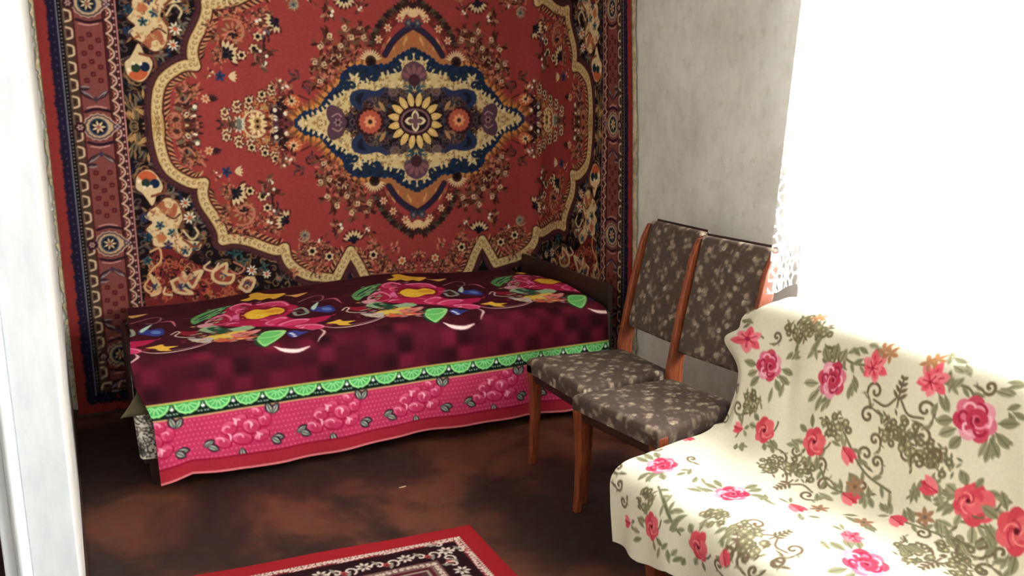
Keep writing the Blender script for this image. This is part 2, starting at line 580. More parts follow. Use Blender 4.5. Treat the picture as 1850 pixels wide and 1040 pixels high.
    for x, y in [(290, 250), (335, 350), (400, 415), (500, 460), (610, 440), (410, 265), (450, 290), (310, 130), (350, 240),
                 (540, 400), (470, 350), (620, 400)]:
        c = ZE(x, y)
        for m in range(7):
            D.leaf(c + [rnd.uniform(-.02, .02), rnd.uniform(-.02, .02)], .042, .016, rnd.uniform(0, 6.28), rnd.choice([(66, 28, 24), (88, 40, 30), (110, 70, 48)]))
        D.flower(c, .014, 4, (216, 186, 140), BROWN, rnd.random(), pw=.8)
        D.curl(c, .024, m + x, .6, .006, (190, 140, 96), 1)
    # rayed half flower
    D.fan(ZE(655, 245), .066, .3, 2.84, 11, CREAM, None, .15)
    D.dot(ZE(655, 245), .03, (70, 40, 30))
    D.flower(ZE(655, 240), .026, 7, BLACK, BLACK)
    # navy body
    D.poly(nv + [(-.02, nv[-1][1]), (-.02, -.02), (nv[0][0], -.02)], (30, 42, 60))
    for k, (p, t) in enumerate(arc_walk(nva, .03)):
        D.dot(p * .98, .014, (24, 44, 84))
        if k % 2:
            D.curl(p * .955, .015, k, .8, .006, (18, 24, 44), 1)
    cream = [(540, 214), (544, 226), (570, 236), (592, 247), (606, 262), (622, 268), (632, 282), (640, 300), (652, 300), (654, 288),
             (668, 290), (684, 297), (706, 302), (716, 300), (728, 316), (736, 326), (752, 330), (760, 331)]
    cr = list(smooth(QL(cream), 4))
    D.poly(cr + [(-.02, cr[-1][1]), (-.02, -.02), (cr[0][0], -.02)], (214, 184, 122))
    cra = np.array(cr)
    for k, (p, t) in enumerate(arc_walk(cra, .02)):
        nrm = np.array([t[1], -t[0]])
        if nrm @ (p / [.65, .4]) < 0:
            nrm = -nrm
        D.leaf(p - nrm * .01, .036, .014, math.atan2(nrm[1], nrm[0]) + .5 * (k % 3 - 1), (222, 194, 134))
    cp = [tuple(p) for p in cr] + [(-.02, cr[-1][1]), (-.02, -.02), (cr[0][0], -.02)]
    for k in range(900):
        a, b = rnd.uniform(0, .66), rnd.uniform(0, .4)
        if inside((a, b), cp):
            D.curl((a, b), rnd.uniform(.008, .014), rnd.uniform(0, 6.28), .5, .0042, rnd.choice([(158, 110, 52), (236, 212, 156), (128, 88, 46)]),
                   rnd.choice([-1, 1]))
    for x, y in [(500, 540), (480, 510), (1000, 600)]:
        pass
    for x, y in [(656, 121 + 260), ]:
        pass
    # navy scrolls biting into the cream
    for x, y, r in [(665, 140, .034), (830, 190, .026), (910, 260, .024), (480, 90, .03), (520, 90, .024), (600, 200, .018)]:
        D.curl(ZE(x, y), r, .5, .8, r * .62, (24, 42, 68), 1)
    # inner dark ground
    inner = [(603, 207), (612, 236), (628, 236), (640, 250), (656, 262), (676, 268), (700, 277), (726, 276), (744, 270), (760, 268)]
    inn = list(smooth(QL(inner), 4))
    D.poly(inn + [(-.02, inn[-1][1]), (-.02, -.02), (inn[0][0], -.02)], (34, 22, 24))
    # gilded leaves at its rim
    for k, (p, t) in enumerate(arc_walk(np.array(inn), .028)):
        D.curl(p * .95, .018, k * 1.3, .7, .007, [(150, 112, 60), (128, 84, 56), (96, 64, 66)][k % 3], 1)
    ip = [tuple(p) for p in inn] + [(-.02, inn[-1][1]), (-.02, -.02), (inn[0][0], -.02)]
    for k in range(260):
        a, b = rnd.uniform(0, .46), rnd.uniform(0, .24)
        if inside((a, b), ip):
            D.curl((a, b), rnd.uniform(.010, .022), rnd.uniform(0, 6.28), .7, .0065, rnd.choice([(92, 70, 74), (120, 92, 66), (60, 50, 64), (76, 44, 40), (50, 60, 84)]), rnd.choice([-1, 1]))
    # plum lens and red brown leaves at the side
    D.poly([(.455, -.02), (.49, .04), (.47, .09), (.41, .07), (.39, .02), (.39, -.02)], (88, 58, 70), sm=3)
    D.flower((.43, 0), .024, 6, (150, 110, 110), BLACK)
    D.line([(.41, .03), (.43, .045), (.46, .03)], .007, (170, 130, 130), sm=3)
    for k in range(6):
        D.leaf((.36 - .012 * k, .06 + .012 * k), .05, .016, 2.2 - .5 * (k % 2), [(120, 62, 40), CREAM][k % 2])
    # orange rosette
    D.dot((.255, 0), .075, (58, 22, 26))
    D.flower((.255, 0), .066, 8, (188, 82, 58), (188, 82, 58), .2, pw=.9)
    D.flower((.255, 0), .036, 8, (236, 150, 96), (70, 40, 30), 0, pw=.8)
    # blue wings
    D.poly([(.31, .06), (.36, .1), (.35, .15), (.29, .17), (.22, .16), (.17, .18), (.19, .13), (.25, .13), (.29, .10)], (40, 50, 84), sm=4)
    D.poly([(.30, .085), (.33, .11), (.32, .14), (.28, .15), (.30, .12)], (24, 28, 44), sm=4)
    D.curl((.13, .16), .034, 2.6, .9, .012, (112, 88, 92), 1)
    D.curl((.20, .085), .03, 0, .8, .01, (150, 120, 76), -1)
    D.leaf((.17, .05), .07, .024, 1.0, (176, 130, 76))
    D.leaf((.19, .06), .05, .02, .2, (150, 100, 70))
    for b in (.16, .19):
        D.curl((.045, b), .026, 1, .8, .010, (80, 96, 96), 1)
    D.fan((0, .15), .05, .3, 2.84, 5, (40, 66, 78), None, .3)
    # plum palmette top and bottom, in the cream
    D.poly([(-.07, .225), (-.06, .28), (-.02, .31), (.02, .31), (.06, .28), (.07, .225), (.03, .21), (-.03, .21)], (96, 62, 76), sm=3)
    D.fan((0, .215), .085, .5, 2.64, 5, (140, 84, 86), (70, 36, 44), .26)
    # sunflower
    D.ell((0, 0), .145, .125, (26, 16, 20))
    for k in range(16):
        a = k * 6.283 / 16 + .19
        rr = .158
        D.leaf((math.cos(a) * .075, math.sin(a) * .07), rr - .075, .036, a, (226, 180, 96))
        D.line([(math.cos(a) * .09, math.sin(a) * .08), (math.cos(a) * .12, math.sin(a) * .11)], .006, (240, 214, 150))
    D.ell((0, 0), .098, .078, (58, 28, 34))
    D.ell((0, 0), .085, .066, (132, 92, 96))
    D.ell((0, 0), .072, .054, (40, 22, 28))
    for a in (0, 1.5708, 3.1416, 4.7124):
        D.leaf((0, 0), .062 if a in (0, 3.1416) else .058, .042, a, (232, 210, 160))
    for a in (0, 1.5708, 3.1416, 4.7124):
        D.leaf((0, 0), .044, .026, a, (116, 76, 80))

    # ---- borders (a measured from the outer edge, e = distance to the edge)
    def strip(e0, e1, col):
        # an L shaped frame strip e0..e1 from the outer edge
        A, B = RUG_HW, RUG_HH
        D.poly([(A - e1, -.03), (A - e0, -.03), (A - e0, B - e0), (-.03, B - e0), (-.03, B - e1), (A - e1, B - e1)], col)
    strip(0, .335, (24, 15, 18))
    strip(-.01, .055, (150, 44, 40))
    strip(.048, .09, (30, 24, 48))
    strip(.0835, .0875, (160, 160, 178))
    strip(.0875, .106, (20, 14, 18))
    strip(.106, .150, (76, 52, 38))
    strip(.150, .156, (96, 22, 26))
    strip(.156, .272, (132, 66, 58))
    strip(.272, .279, (84, 18, 24))
    strip(.279, .312, (68, 38, 32))
    strip(.312, .330, (48, 18, 26))
    strip(.329, .335, (206, 132, 120))

    def side(fn, step, e, L, off=0.0, limit=None):
        """repeat fn(point, along, across) along both arms of the frame, mirrored at the centre"""
        A, B = RUG_HW, RUG_HH
        t = off
        while t < B - e:
            fn(np.array([A - e, t]), np.array([0., 1.]), np.array([-1., 0.]))
            t += step
        t = off
        while t < A - e:
            fn(np.array([t, B - e]), np.array([1., 0.]), np.array([0., -1.]))
            t += step

    side(lambda p, t, n: D.dot(p + n * rnd.uniform(-.006, .004), rnd.uniform(.004, .009), (30, 24, 48)), .014, .05, 0)
    side(lambda p, t, n: D.dot(p, .0034, (170, 160, 150)), .017, .097, 0, .006)
    side(lambda p, t, n: D.dot(p, .0034, (96, 84, 110)), .034, .066, 0, .006)

    def cmot(p, t, n):
        D.line([p + t * .026 - n * .010, p + t * .018 + n * .012, p - n * 0 + n * .014, p - t * .018 + n * .012, p - t * .026 - n * .010,
                ], .009, (222, 186, 144), sm=3)
        D.line([p - t * .026 - n * .014, p + t * .026 - n * .014], .005, (130, 110, 90))
        D.dot(p - n * .002, .006, (60, 20, 24))
    side(cmot, .0765, .128, 0, .038)

    def zig(p, t, n):
        D.line([p - t * .030 - n * .010, p - t * .012 + n * .012, p + t * .012 + n * .012, p + t * .030 - n * .010], .0085, (214, 168, 140), sm=2)
        D.line([p - t * .012 - n * .004, p + t * .0, p + t * .012 - n * .004], .006, (196, 90, 80))
        D.dot(p + n * .003, .004, (232, 200, 170))
    side(zig, .0605, .296, 0, .03)
    side(lambda p, t, n: D.dot(p, .0058, (206, 150, 140)), .030, .321, 0, .012)
    side(lambda p, t, n: D.dot(p, .0035, (150, 40, 50)), .030, .321, 0, .027)

    # field motifs of the main border
    def sprig(p, t, n):
        for m, (u, v) in enumerate([(-.03, -.028), (.03, -.028), (0, .0), (-.036, .036), (.034, .032), (-.002, .056)]):
            q = p + n * u + t * v
            D.flower(q, .0135, 4, (84, 22, 28), (150, 58, 54), .7 + math.atan2(t[1], t[0]), pw=.9, cr_=.3)

    def vine(p, t, n, sg):
        c = p
        for u, v, L, rot in [(-.008, 0, .075, 2.5), (.008, 0, .07, .7), (-.02, .05, .05, 3.0)]:
            q = c + n * u + t * v * sg
            ang = math.atan2(t[1] * math.sin(rot) * sg + n[1] * math.cos(rot), t[0] * math.sin(rot) * sg + n[0] * math.cos(rot))
            D.leaf(q, L, .024, ang, (52, 26, 34))
            D.leaf(q + (t * sg + n * .2) * .004, L * .85, .014, ang, (150, 132, 130))
            D.leaf(q, L * .6, .006, ang, (60, 36, 48))
        D.flower(c, .014, 4, (50, 44, 78), (60, 50, 80))

    def roset(p, t, n):
        a = math.atan2(n[1], n[0])
        D.dot(p, .064, (42, 22, 30))
        pts = []
        for k in range(28):
            an = k * 6.283 / 28
            r = .060 * (1 + .07 * (k % 2)) * (1 + .22 * max(0, math.cos(an)) ** 8)
            pts.append(p + n * math.cos(an) * r * 1.06 + t * math.sin(an) * r)
        D.poly(pts, (206, 158, 128))
        D.poly([p + (q - p) * .9 for q in pts], (64, 54, 62))
        D.poly([p + (q - p) * .80 for q in pts], (196, 160, 116))
        D.dot(p, .040, (38, 62, 92))
        D.dot(p, .032, (26, 18, 26))
        D.flower(p, .030, 7, (238, 206, 150), (190, 80, 60), a, pw=.42, cr_=.22)
        q = p - n * .078
        D.dot(q, .024, (54, 20, 30))
        D.flower(q, .015, 6, (206, 170, 150), (110, 60, 60))
        q = p + n * .082
        D.leaf(q - n * .02, .045, .03, a, (60, 26, 34))
        D.flower(q, .016, 4, (180, 150, 150), (90, 60, 80))
        for sg in (-1, 1):
            D.line([p + t * sg * .070 - n * .05, p + t * sg * .082, p + t * sg * .070 + n * .06], .012, (44, 22, 34), sm=4)
            D.line([p + t * sg * .088 - n * .04, p + t * sg * .094, p + t * sg * .086 + n * .04], .006, (206, 140, 130), sm=4)
    E = .214
    for k in (0, 1, 2):
        c = .552 * k
        for base, lim in ((1, RUG_HH - .2), (0, RUG_HW - .1)):
            kk = c if base else c * 1.05
            if kk > lim:
                continue
            if base:
                p, t, n = np.array([RUG_HW - E, kk]), np.array([0., 1.]), np.array([-1., 0.])
            else:
                p, t, n = np.array([kk, RUG_HH - E]), np.array([1., 0.]), np.array([0., -1.])
            roset(p, t, n)
            vine(p + t * .125, t, n, 1)
            sprig(p + t * .24, t, n)
            sprig(p + t * .36, t, n) if k % 2 else sprig(p + t * .36, t, n)
            vine(p + t * .43, t, n, -1) if k % 2 == 1 else None
    # slight woven unevenness
    g = np.random.RandomState(3)
    nz = g.normal(0, 1, D.a.shape[:2])
    nz = (nz + np.roll(nz, 1, 1)) * .5
    D.a *= (1 + nz * .045)[..., None]
    D.a = D.a * .86 + D.a.mean(-1, keepdims=True) * .14
    D.a = np.clip(D.a * .95, 0.015, 1)
    return D.a, d


# ---------------------------------------------------------------- materials
def lin(c):
    c = np.asarray(c, float)
    return np.where(c <= 0.04045, c / 12.92, ((c + 0.055) / 1.055) ** 2.4)


def mat(name, col=(200, 200, 200), rough=0.8, spec=0.3, bump=0.0, bscale=80.0, vary=0.0, vscale=8.0, col2=None, attr=None,
        wood=False, sheen=0.0, stretch=(1, 1, 1), detail=6.0):
    m = bpy.data.materials.new(name)
    m.use_nodes = True
    nt = m.node_tree
    N, L = nt.nodes, nt.links
    b = N['Principled BSDF']
    b.inputs['Roughness'].default_value = rough
    b.inputs['Specular IOR Level'].default_value = spec
    if sheen:
        b.inputs['Sheen Weight'].default_value = sheen
    c = list(lin(rgb(col))) + [1]
    tc = N.new('ShaderNodeTexCoord')
    mp = N.new('ShaderNodeMapping')
    mp.inputs['Scale'].default_value = stretch
    L.new(tc.outputs['Object'], mp.inputs['Vector'])
    if attr:
        a = N.new('ShaderNodeAttribute')
        a.attribute_name = attr
        L.new(a.outputs['Color'], b.inputs['Base Color'])
    elif vary or col2 is not None:
        nz = N.new('ShaderNodeTexNoise')
        nz.inputs['Scale'].default_value = vscale
        nz.inputs['Detail'].default_value = detail
        nz.inputs['Roughness'].default_value = 0.62
        L.new(mp.outputs['Vector'], nz.inputs['Vector'])
        rp = N.new('ShaderNodeValToRGB')
        c2 = list(lin(rgb(col2 if col2 is not None else [x * (1 - vary) for x in col]))) + [1]
        rp.color_ramp.elements[0].position = 0.36
        rp.color_ramp.elements[1].position = 0.64
        rp.color_ramp.elements[0].color = c2
        rp.color_ramp.elements[1].color = c
        L.new(nz.outputs['Fac'], rp.inputs['Fac'])
        L.new(rp.outputs['Color'], b.inputs['Base Color'])
    else:
        b.inputs['Base Color'].default_value = c
    if bump:
        n2 = N.new('ShaderNodeTexNoise')
        n2.inputs['Scale'].default_value = bscale
        n2.inputs['Detail'].default_value = 4.0
        L.new(mp.outputs['Vector'], n2.inputs['Vector'])
        bp = N.new('ShaderNodeBump')
        bp.inputs['Strength'].default_value = bump
        bp.inputs['Distance'].default_value = 0.004
        L.new(n2.outputs['Fac'], bp.inputs['Height'])
        L.new(bp.outputs['Normal'], b.inputs['Normal'])
    return m


M = {
    'pile': mat('wool_pile', attr='stitch', rough=0.95, spec=0.1, bump=0.35, bscale=260),
    'cotton': mat('printed_cotton', attr='stitch', rough=0.85, spec=0.2, bump=0.15, bscale=300),
    'plush': mat('printed_plush', attr='stitch', rough=0.9, spec=0.15, bump=0.25, bscale=220),
    'upholstery': mat('upholstery', attr='stitch', rough=0.85, spec=0.25, bump=0.3, bscale=240),
    'varnish': mat('varnished_wood', (150, 76, 40), 0.38, 0.5, 0.1, 60, col2=(104, 46, 26), vscale=7, stretch=(14, 14, 1.6)),
    'wood_dark': mat('dark_wood', (62, 34, 26), 0.5, 0.35, 0.1, 60, col2=(38, 22, 18), vscale=6, stretch=(1, 8, 8)),
    'bed_wood': mat('brown_bed_panel', (52, 32, 28), 0.42, 0.4, 0.05, 40, col2=(38, 24, 22), vscale=5),
    'backing': mat('rug_backing', (206, 192, 160), 0.95, 0.1, 0.5, 150, col2=(150, 136, 104), vscale=30),
    'olive': mat('olive_blanket', (88, 80, 58), 0.95, 0.1, 0.3, 120, col2=(72, 66, 48), vscale=14),
    'mattress': mat('mattress_ticking', (120, 108, 96), 0.9, 0.1, 0.2, 90, col2=(90, 80, 74), vscale=20),
    'screw': mat('zinc_screw', (210, 205, 195), 0.3, 0.8),
    'white_paint': mat('white_gloss_paint', (220, 223, 225), 0.45, 0.4, 0.12, 14, col2=(206, 211, 214), vscale=6, stretch=(3, 3, 1)),
    'sofa_cloth': mat('brown_sofa_cloth', (96, 66, 44), 0.9, 0.1, 0.2, 90, col2=(70, 46, 32), vscale=30),
    'straw': mat('straw', (196, 170, 120), 0.7, 0.2),
    'skirt': mat('baseboard_paint', (74, 50, 38), 0.6, 0.3, 0.2, 30, col2=(44, 30, 26), vscale=9),
}


def wallpaper():
    m = bpy.data.materials.new('worn_wallpaper')
    m.use_nodes = True
    N, L = m.node_tree.nodes, m.node_tree.links
    b = N['Principled BSDF']
    b.inputs['Roughness'].default_value = 0.9
    b.inputs['Specular IOR Level'].default_value = 0.15
    tc = N.new('ShaderNodeTexCoord')
    mp = N.new('ShaderNodeMapping')
    mp.inputs['Scale'].default_value = (1, 1, 0.7)
    L.new(tc.outputs['Object'], mp.inputs['Vector'])
    n1 = N.new('ShaderNodeTexNoise')
    n1.inputs['Scale'].default_value = 5.0
    n1.inputs['Detail'].default_value = 9.0
    n1.inputs['Roughness'].default_value = 0.68
    n2 = N.new('ShaderNodeTexNoise')
    n2.inputs['Scale'].default_value = 26.0
    n2.inputs['Detail'].default_value = 5.0
    for n in (n1, n2):
        L.new(mp.outputs['Vector'], n.inputs['Vector'])
    r = N.new('ShaderNodeValToRGB')
    e = r.color_ramp.elements
    e[0].position, e[1].position = 0.34, 0.62
    e[0].color = list(lin(rgb((198, 195, 186)))) + [1]
    e[1].color = list(lin(rgb((220, 218, 210)))) + [1]
    L.new(n1.outputs['Fac'], r.inputs['Fac'])
    r2 = N.new('ShaderNodeValToRGB')
    e = r2.color_ramp.elements
    e[0].position, e[1].position = 0.25, 0.45
    e[0].color = list(lin(rgb((214, 204, 186)))) + [1]
    e[1].color = (1, 1, 1, 1)
    L.new(n2.outputs['Fac'], r2.inputs['Fac'])
    mx = N.new('ShaderNodeMix')
    mx.data_type = 'RGBA'
    mx.blend_type = 'MULTIPLY'
    mx.inputs[0].default_value = 0.4
    L.new(r.outputs['Color'], mx.inputs[6])
    L.new(r2.outputs['Color'], mx.inputs[7])
    L.new(mx.outputs[2], b.inputs['Base Color'])
    bp = N.new('ShaderNodeBump')
    bp.inputs['Strength'].default_value = 0.2
    bp.inputs['Distance'].default_value = 0.004
    L.new(n2.outputs['Fac'], bp.inputs['Height'])
    L.new(bp.outputs['Normal'], b.inputs['Normal'])
    return m


def floor_paint():
    m = bpy.data.materials.new('worn_floor_paint')
    m.use_nodes = True
    N, L = m.node_tree.nodes, m.node_tree.links
    b = N['Principled BSDF']
    b.inputs['Specular IOR Level'].default_value = 0.3
    tc = N.new('ShaderNodeTexCoord')
    mp = N.new('ShaderNodeMapping')
    L.new(tc.outputs['Object'], mp.inputs['Vector'])
    n1 = N.new('ShaderNodeTexNoise')
    n1.inputs['Scale'].default_value = 1.35
    n1.inputs['Detail'].default_value = 8.0
    n1.inputs['Roughness'].default_value = 0.6
    n1.inputs['Distortion'].default_value = 0.4
    n2 = N.new('ShaderNodeTexNoise')
    n2.inputs['Scale'].default_value = 22.0
    n2.inputs['Detail'].default_value = 6.0
    for n in (n1, n2):
        L.new(mp.outputs['Vector'], n.inputs['Vector'])
    r = N.new('ShaderNodeValToRGB')
    e = r.color_ramp.elements
    e[0].position, e[1].position = 0.44, 0.56
    e[0].color = list(lin(rgb((46, 31, 27)))) + [1]
    e[1].color = list(lin(rgb((98, 56, 40)))) + [1]
    x = r.color_ramp.elements.new(0.49)
    x.color = list(lin(rgb((64, 38, 31)))) + [1]
    L.new(n1.outputs['Fac'], r.inputs['Fac'])
    mx = N.new('ShaderNodeMix')
    mx.data_type = 'RGBA'
    mx.blend_type = 'OVERLAY'
    mx.inputs[0].default_value = 0.35
    L.new(r.outputs['Color'], mx.inputs[6])
    L.new(n2.outputs['Color'], mx.inputs[7])
    L.new(mx.outputs[2], b.inputs['Base Color'])
    mr = N.new('ShaderNodeMapRange')
    mr.inputs['To Min'].default_value = 0.42
    mr.inputs['To Max'].default_value = 0.75
    L.new(n2.outputs['Fac'], mr.inputs['Value'])
    L.new(mr.outputs[0], b.inputs['Roughness'])
    bp = N.new('ShaderNodeBump')
    bp.inputs['Strength'].default_value = 0.2
    bp.inputs['Distance'].default_value = 0.003
    L.new(n2.outputs['Fac'], bp.inputs['Height'])
    L.new(bp.outputs['Normal'], b.inputs['Normal'])
    return m


def lace():
    m = bpy.data.materials.new('white_lace')
    m.use_nodes = True
    N, L = m.node_tree.nodes, m.node_tree.links
    N.remove(N['Principled BSDF'])
    out = N['Material Output']
    df = N.new('ShaderNodeBsdfDiffuse')
    df.inputs[0].default_value = (0.9, 0.9, 0.9, 1)
    tl = N.new('ShaderNodeBsdfTranslucent')
    tl.inputs[0].default_value = (0.95, 0.95, 0.95, 1)
    tr = N.new('ShaderNodeBsdfTransparent')
    a = N.new('ShaderNodeMixShader')
    a.inputs[0].default_value = 0.4
    L.new(df.outputs[0], a.inputs[1])
    L.new(tl.outputs[0], a.inputs[2])
    tc = N.new('ShaderNodeTexCoord')
    mp = N.new('ShaderNodeMapping')
    mp.inputs['Scale'].default_value = (1, 1, 0.8)
    L.new(tc.outputs['Object'], mp.inputs['Vector'])
    v = N.new('ShaderNodeTexVoronoi')
    v.feature = 'DISTANCE_TO_EDGE'
    v.inputs['Scale'].default_value = 34.0
    L.new(mp.outputs['Vector'], v.inputs['Vector'])
    r = N.new('ShaderNodeValToRGB')
    e = r.color_ramp.elements
    e[0].position, e[1].position = 0.10, 0.17
    e[0].color, e[1].color = (0.02, 0.02, 0.02, 1), (0.98, 0.98, 0.98, 1)
    L.new(v.outputs['Distance'], r.inputs['Fac'])
    # openwork is coarse low down, fine and dense higher up
    sp = N.new('ShaderNodeSeparateXYZ')
    L.new(tc.outputs['Object'], sp.inputs[0])
    mr = N.new('ShaderNodeMapRange')
    mr.inputs['From Min'].default_value = 0.9
    mr.inputs['From Max'].default_value = 1.75
    mr.inputs['To Min'].default_value = 1.0
    mr.inputs['To Max'].default_value = 0.55
    L.new(sp.outputs['Z'], mr.inputs['Value'])
    mu = N.new('ShaderNodeMath')
    mu.operation = 'MULTIPLY'
    L.new(r.outputs['Color'], mu.inputs[0])
    L.new(mr.outputs[0], mu.inputs[1])
    s = N.new('ShaderNodeMixShader')
    L.new(mu.outputs[0], s.inputs[0])
    L.new(a.outputs[0], s.inputs[1])
    L.new(tr.outputs[0], s.inputs[2])
    L.new(s.outputs[0], out.inputs['Surface'])
    return m


def glass():
    m = bpy.data.materials.new('window_glass')
    m.use_nodes = True
    N, L = m.node_tree.nodes, m.node_tree.links
    b = N['Principled BSDF']
    g = N.new('ShaderNodeBsdfGlossy')
    g.inputs['Roughness'].default_value = 0.02
    t = N.new('ShaderNodeBsdfTransparent')
    mx = N.new('ShaderNodeMixShader')
    mx.inputs[0].default_value = 0.06
    L.new(t.outputs[0], mx.inputs[1])
    L.new(g.outputs[0], mx.inputs[2])
    L.new(mx.outputs[0], N['Material Output'].inputs['Surface'])
    N.remove(b)
    return m


M['wallpaper'] = wallpaper()
M['floor'] = floor_paint()
M['lace'] = lace()
M['glass'] = glass()
M['plaster'] = mat('ceiling_whitewash', (226, 224, 216), 0.95, 0.1, 0.1, 30, col2=(212, 210, 200), vscale=3)


# ---------------------------------------------------------------- mesh helpers
def obj(name, verts, faces, m, parent=None, smooth_=False, loc=None):
    me = bpy.data.meshes.new(name)
    me.from_pydata([tuple(map(float, v)) for v in verts], [], faces)
    me.materials.append(M[m] if isinstance(m, str) else m)
    me.update()
    if smooth_:
        me.shade_smooth()
    o = bpy.data.objects.new(name, me)
    COL.objects.link(o)
    if parent is not None:
        o.parent = parent
    if loc is not None:
        o.location = loc
    return o


def grid_obj(name, P, C, m, parent=None, thick=0.0):
    """P: (rows, cols, 3) points; C: (rows, cols, 3) sRGB colours or None"""
    h, w = P.shape[:2]
    me = bpy.data.meshes.new(name)
    me.vertices.add(h * w)
    me.vertices.foreach_set('co', P.reshape(-1).astype(np.float32))
    i = (np.arange(h - 1)[:, None] * w + np.arange(w - 1)[None, :]).reshape(-1)
    q = np.stack([i, i + 1, i + w + 1, i + w], 1).astype(np.int32)
    n = len(q)
    me.loops.add(n * 4)
    me.loops.foreach_set('vertex_index', q.reshape(-1))
    me.polygons.add(n)
    me.polygons.foreach_set('loop_start', (np.arange(n) * 4).astype(np.int32))
    me.polygons.foreach_set('use_smooth', np.ones(n, bool))
    me.update(calc_edges=True)
    if C is not None:
        at = me.color_attributes.new('stitch', 'FLOAT_COLOR', 'POINT')
        rgba = np.ones((h * w, 4), np.float32)
        rgba[:, :3] = lin(np.clip(C.reshape(-1, 3), 0, 1))
        at.data.foreach_set('color', rgba.reshape(-1))
    me.materials.append(M[m])
    o = bpy.data.objects.new(name, me)
    COL.objects.link(o)
    if parent is not None:
        o.parent = parent
    if thick:
        md = o.modifiers.new('thickness', 'SOLIDIFY')
        md.thickness = thick
        md.offset = -1
    return o


def sample(A, X, Y):
    """bilinear sample of canvas A at float pixel positions"""
    h, w = A.shape[:2]
    X = np.clip(X, 0, w - 1.001)
    Y = np.clip(Y, 0, h - 1.001)
    x0, y0 = X.astype(int), Y.astype(int)
    fx, fy = (X - x0)[..., None], (Y - y0)[..., None]
    return (A[y0, x0] * (1 - fx) * (1 - fy) + A[y0, x0 + 1] * fx * (1 - fy)
            + A[y0 + 1, x0] * (1 - fx) * fy + A[y0 + 1, x0 + 1] * fx * fy)


def box_vf(x0, x1, y0, y1, z0, z1):
    v = [(x0, y0, z0), (x1, y0, z0), (x1, y1, z0), (x0, y1, z0), (x0, y0, z1), (x1, y0, z1), (x1, y1, z1), (x0, y1, z1)]
    f = [(0, 3, 2, 1), (4, 5, 6, 7), (0, 1, 5, 4), (1, 2, 6, 5), (2, 3, 7, 6), (3, 0, 4, 7)]
    return v, f


def box(name, x0, x1, y0, y1, z0, z1, m, parent=None, bevel=0.0):
    v, f = box_vf(min(x0, x1), max(x0, x1), min(y0, y1), max(y0, y1), min(z0, z1), max(z0, z1))
    o = obj(name, v, f, m, parent)
    if bevel:
        md = o.modifiers.new('bevel', 'BEVEL')
        md.width = bevel
        md.segments = 3
    return o


def loft(name, rings, m, parent=None, smooth_=True, bevel=0.0):
    """rings: list of equal length point rings, capped"""
    n = len(rings[0])
    v = [p for r in rings for p in r]
    f = []
    for k in range(len(rings) - 1):
        for i in range(n):
            a, b = k * n + i, k * n + (i + 1) % n
            f.append((a, b, b + n, a + n))
    f.append(tuple(range(n))[::-1])
    f.append(tuple((len(rings) - 1) * n + i for i in range(n)))
    o = obj(name, v, f, m, parent, False)
    if bevel:
        md = o.modifiers.new('bevel', 'BEVEL')
        md.width = bevel
        md.segments = 2
    return o


def thing(name, label, cat, loc=(0, 0, 0), rotz=0.0, group=None):
    o = bpy.data.objects.new(name, None)
    COL.objects.link(o)
    o.empty_display_size = 0.1
    o.location = loc
    o.rotation_euler = (0, 0, rotz)
    return tag(o, label, cat, group)


def tag(o, label, cat, group=None):
    o['label'] = label
    o['category'] = cat
    if group:
        o['group'] = group
    return o


def struct(o):
    o['kind'] = 'structure'
    return o


# ---------------------------------------------------------------- the room
WX, BY = 2.50, 4.75          # window wall, back wall
CEIL = 2.82
struct(box('floor', -2.6, 3.1, -1.3, 5.0, -0.08, 0.0, 'floor'))
struct(box('ceiling', -2.6, 3.1, -1.3, 5.0, CEIL, CEIL + .08, 'plaster'))
struct(box('wall_back', -2.6, 2.9, BY, BY + .12, 0, CEIL, 'wallpaper'))
struct(box('wall_near', -2.6, 2.9, -1.2, -1.08, 0, CEIL, 'wallpaper'))
struct(box('wall_far_left', -2.6, -2.48, -1.2, 5.0, 0, CEIL, 'wallpaper'))
# window wall with its opening
OY0, OY1, OZ0, OZ1 = 0.75, 2.58, 0.66, 2.14
SY0, SY1 = -.75, .40          # second window
for k, (y0, y1, z0, z1) in enumerate([(OY1, BY + .1, 0, CEIL), (SY1, OY0, 0, CEIL), (OY0, OY1, 0, OZ0), (OY0, OY1, OZ1, CEIL),
                                      (-1.2, SY0, 0, CEIL), (SY0, SY1, 0, OZ0), (SY0, SY1, OZ1, CEIL)]):
    w = struct(box('wall_right', WX, WX + .22, y0, y1, z0, z1, 'wallpaper'))
# left side wall of the sleeping alcove, and the cased opening beside it
FY = 2.295
struct(box('wall_left', -.17, -.05, FY + .02, BY + .05, 0, CEIL, 'wallpaper'))
struct(box('wall_left_front', -2.6, -.30, FY + .02, FY + .14, 0, CEIL, 'wallpaper'))
struct(box('wall_left_header', -.30, -.05, FY + .02, FY + .14, 2.3, CEIL, 'wallpaper'))


def casing(name, prof, z0, z1, m):
    v = []
    for z in (z0, z1):
        for x, y in prof:
            v.append((x, y, z))
    n = len(prof)
    f = [(i, (i + 1) % n, n + (i + 1) % n, n + i) for i in range(n)]
    f += [tuple(range(n))[::-1], tuple(range(n, 2 * n))]
    o = obj(name, v, f, m)
    md = o.modifiers.new('bevel', 'BEVEL')
    md.width = .003
    md.segments = 2
    md.limit_method = 'ANGLE'
    return struct(o)


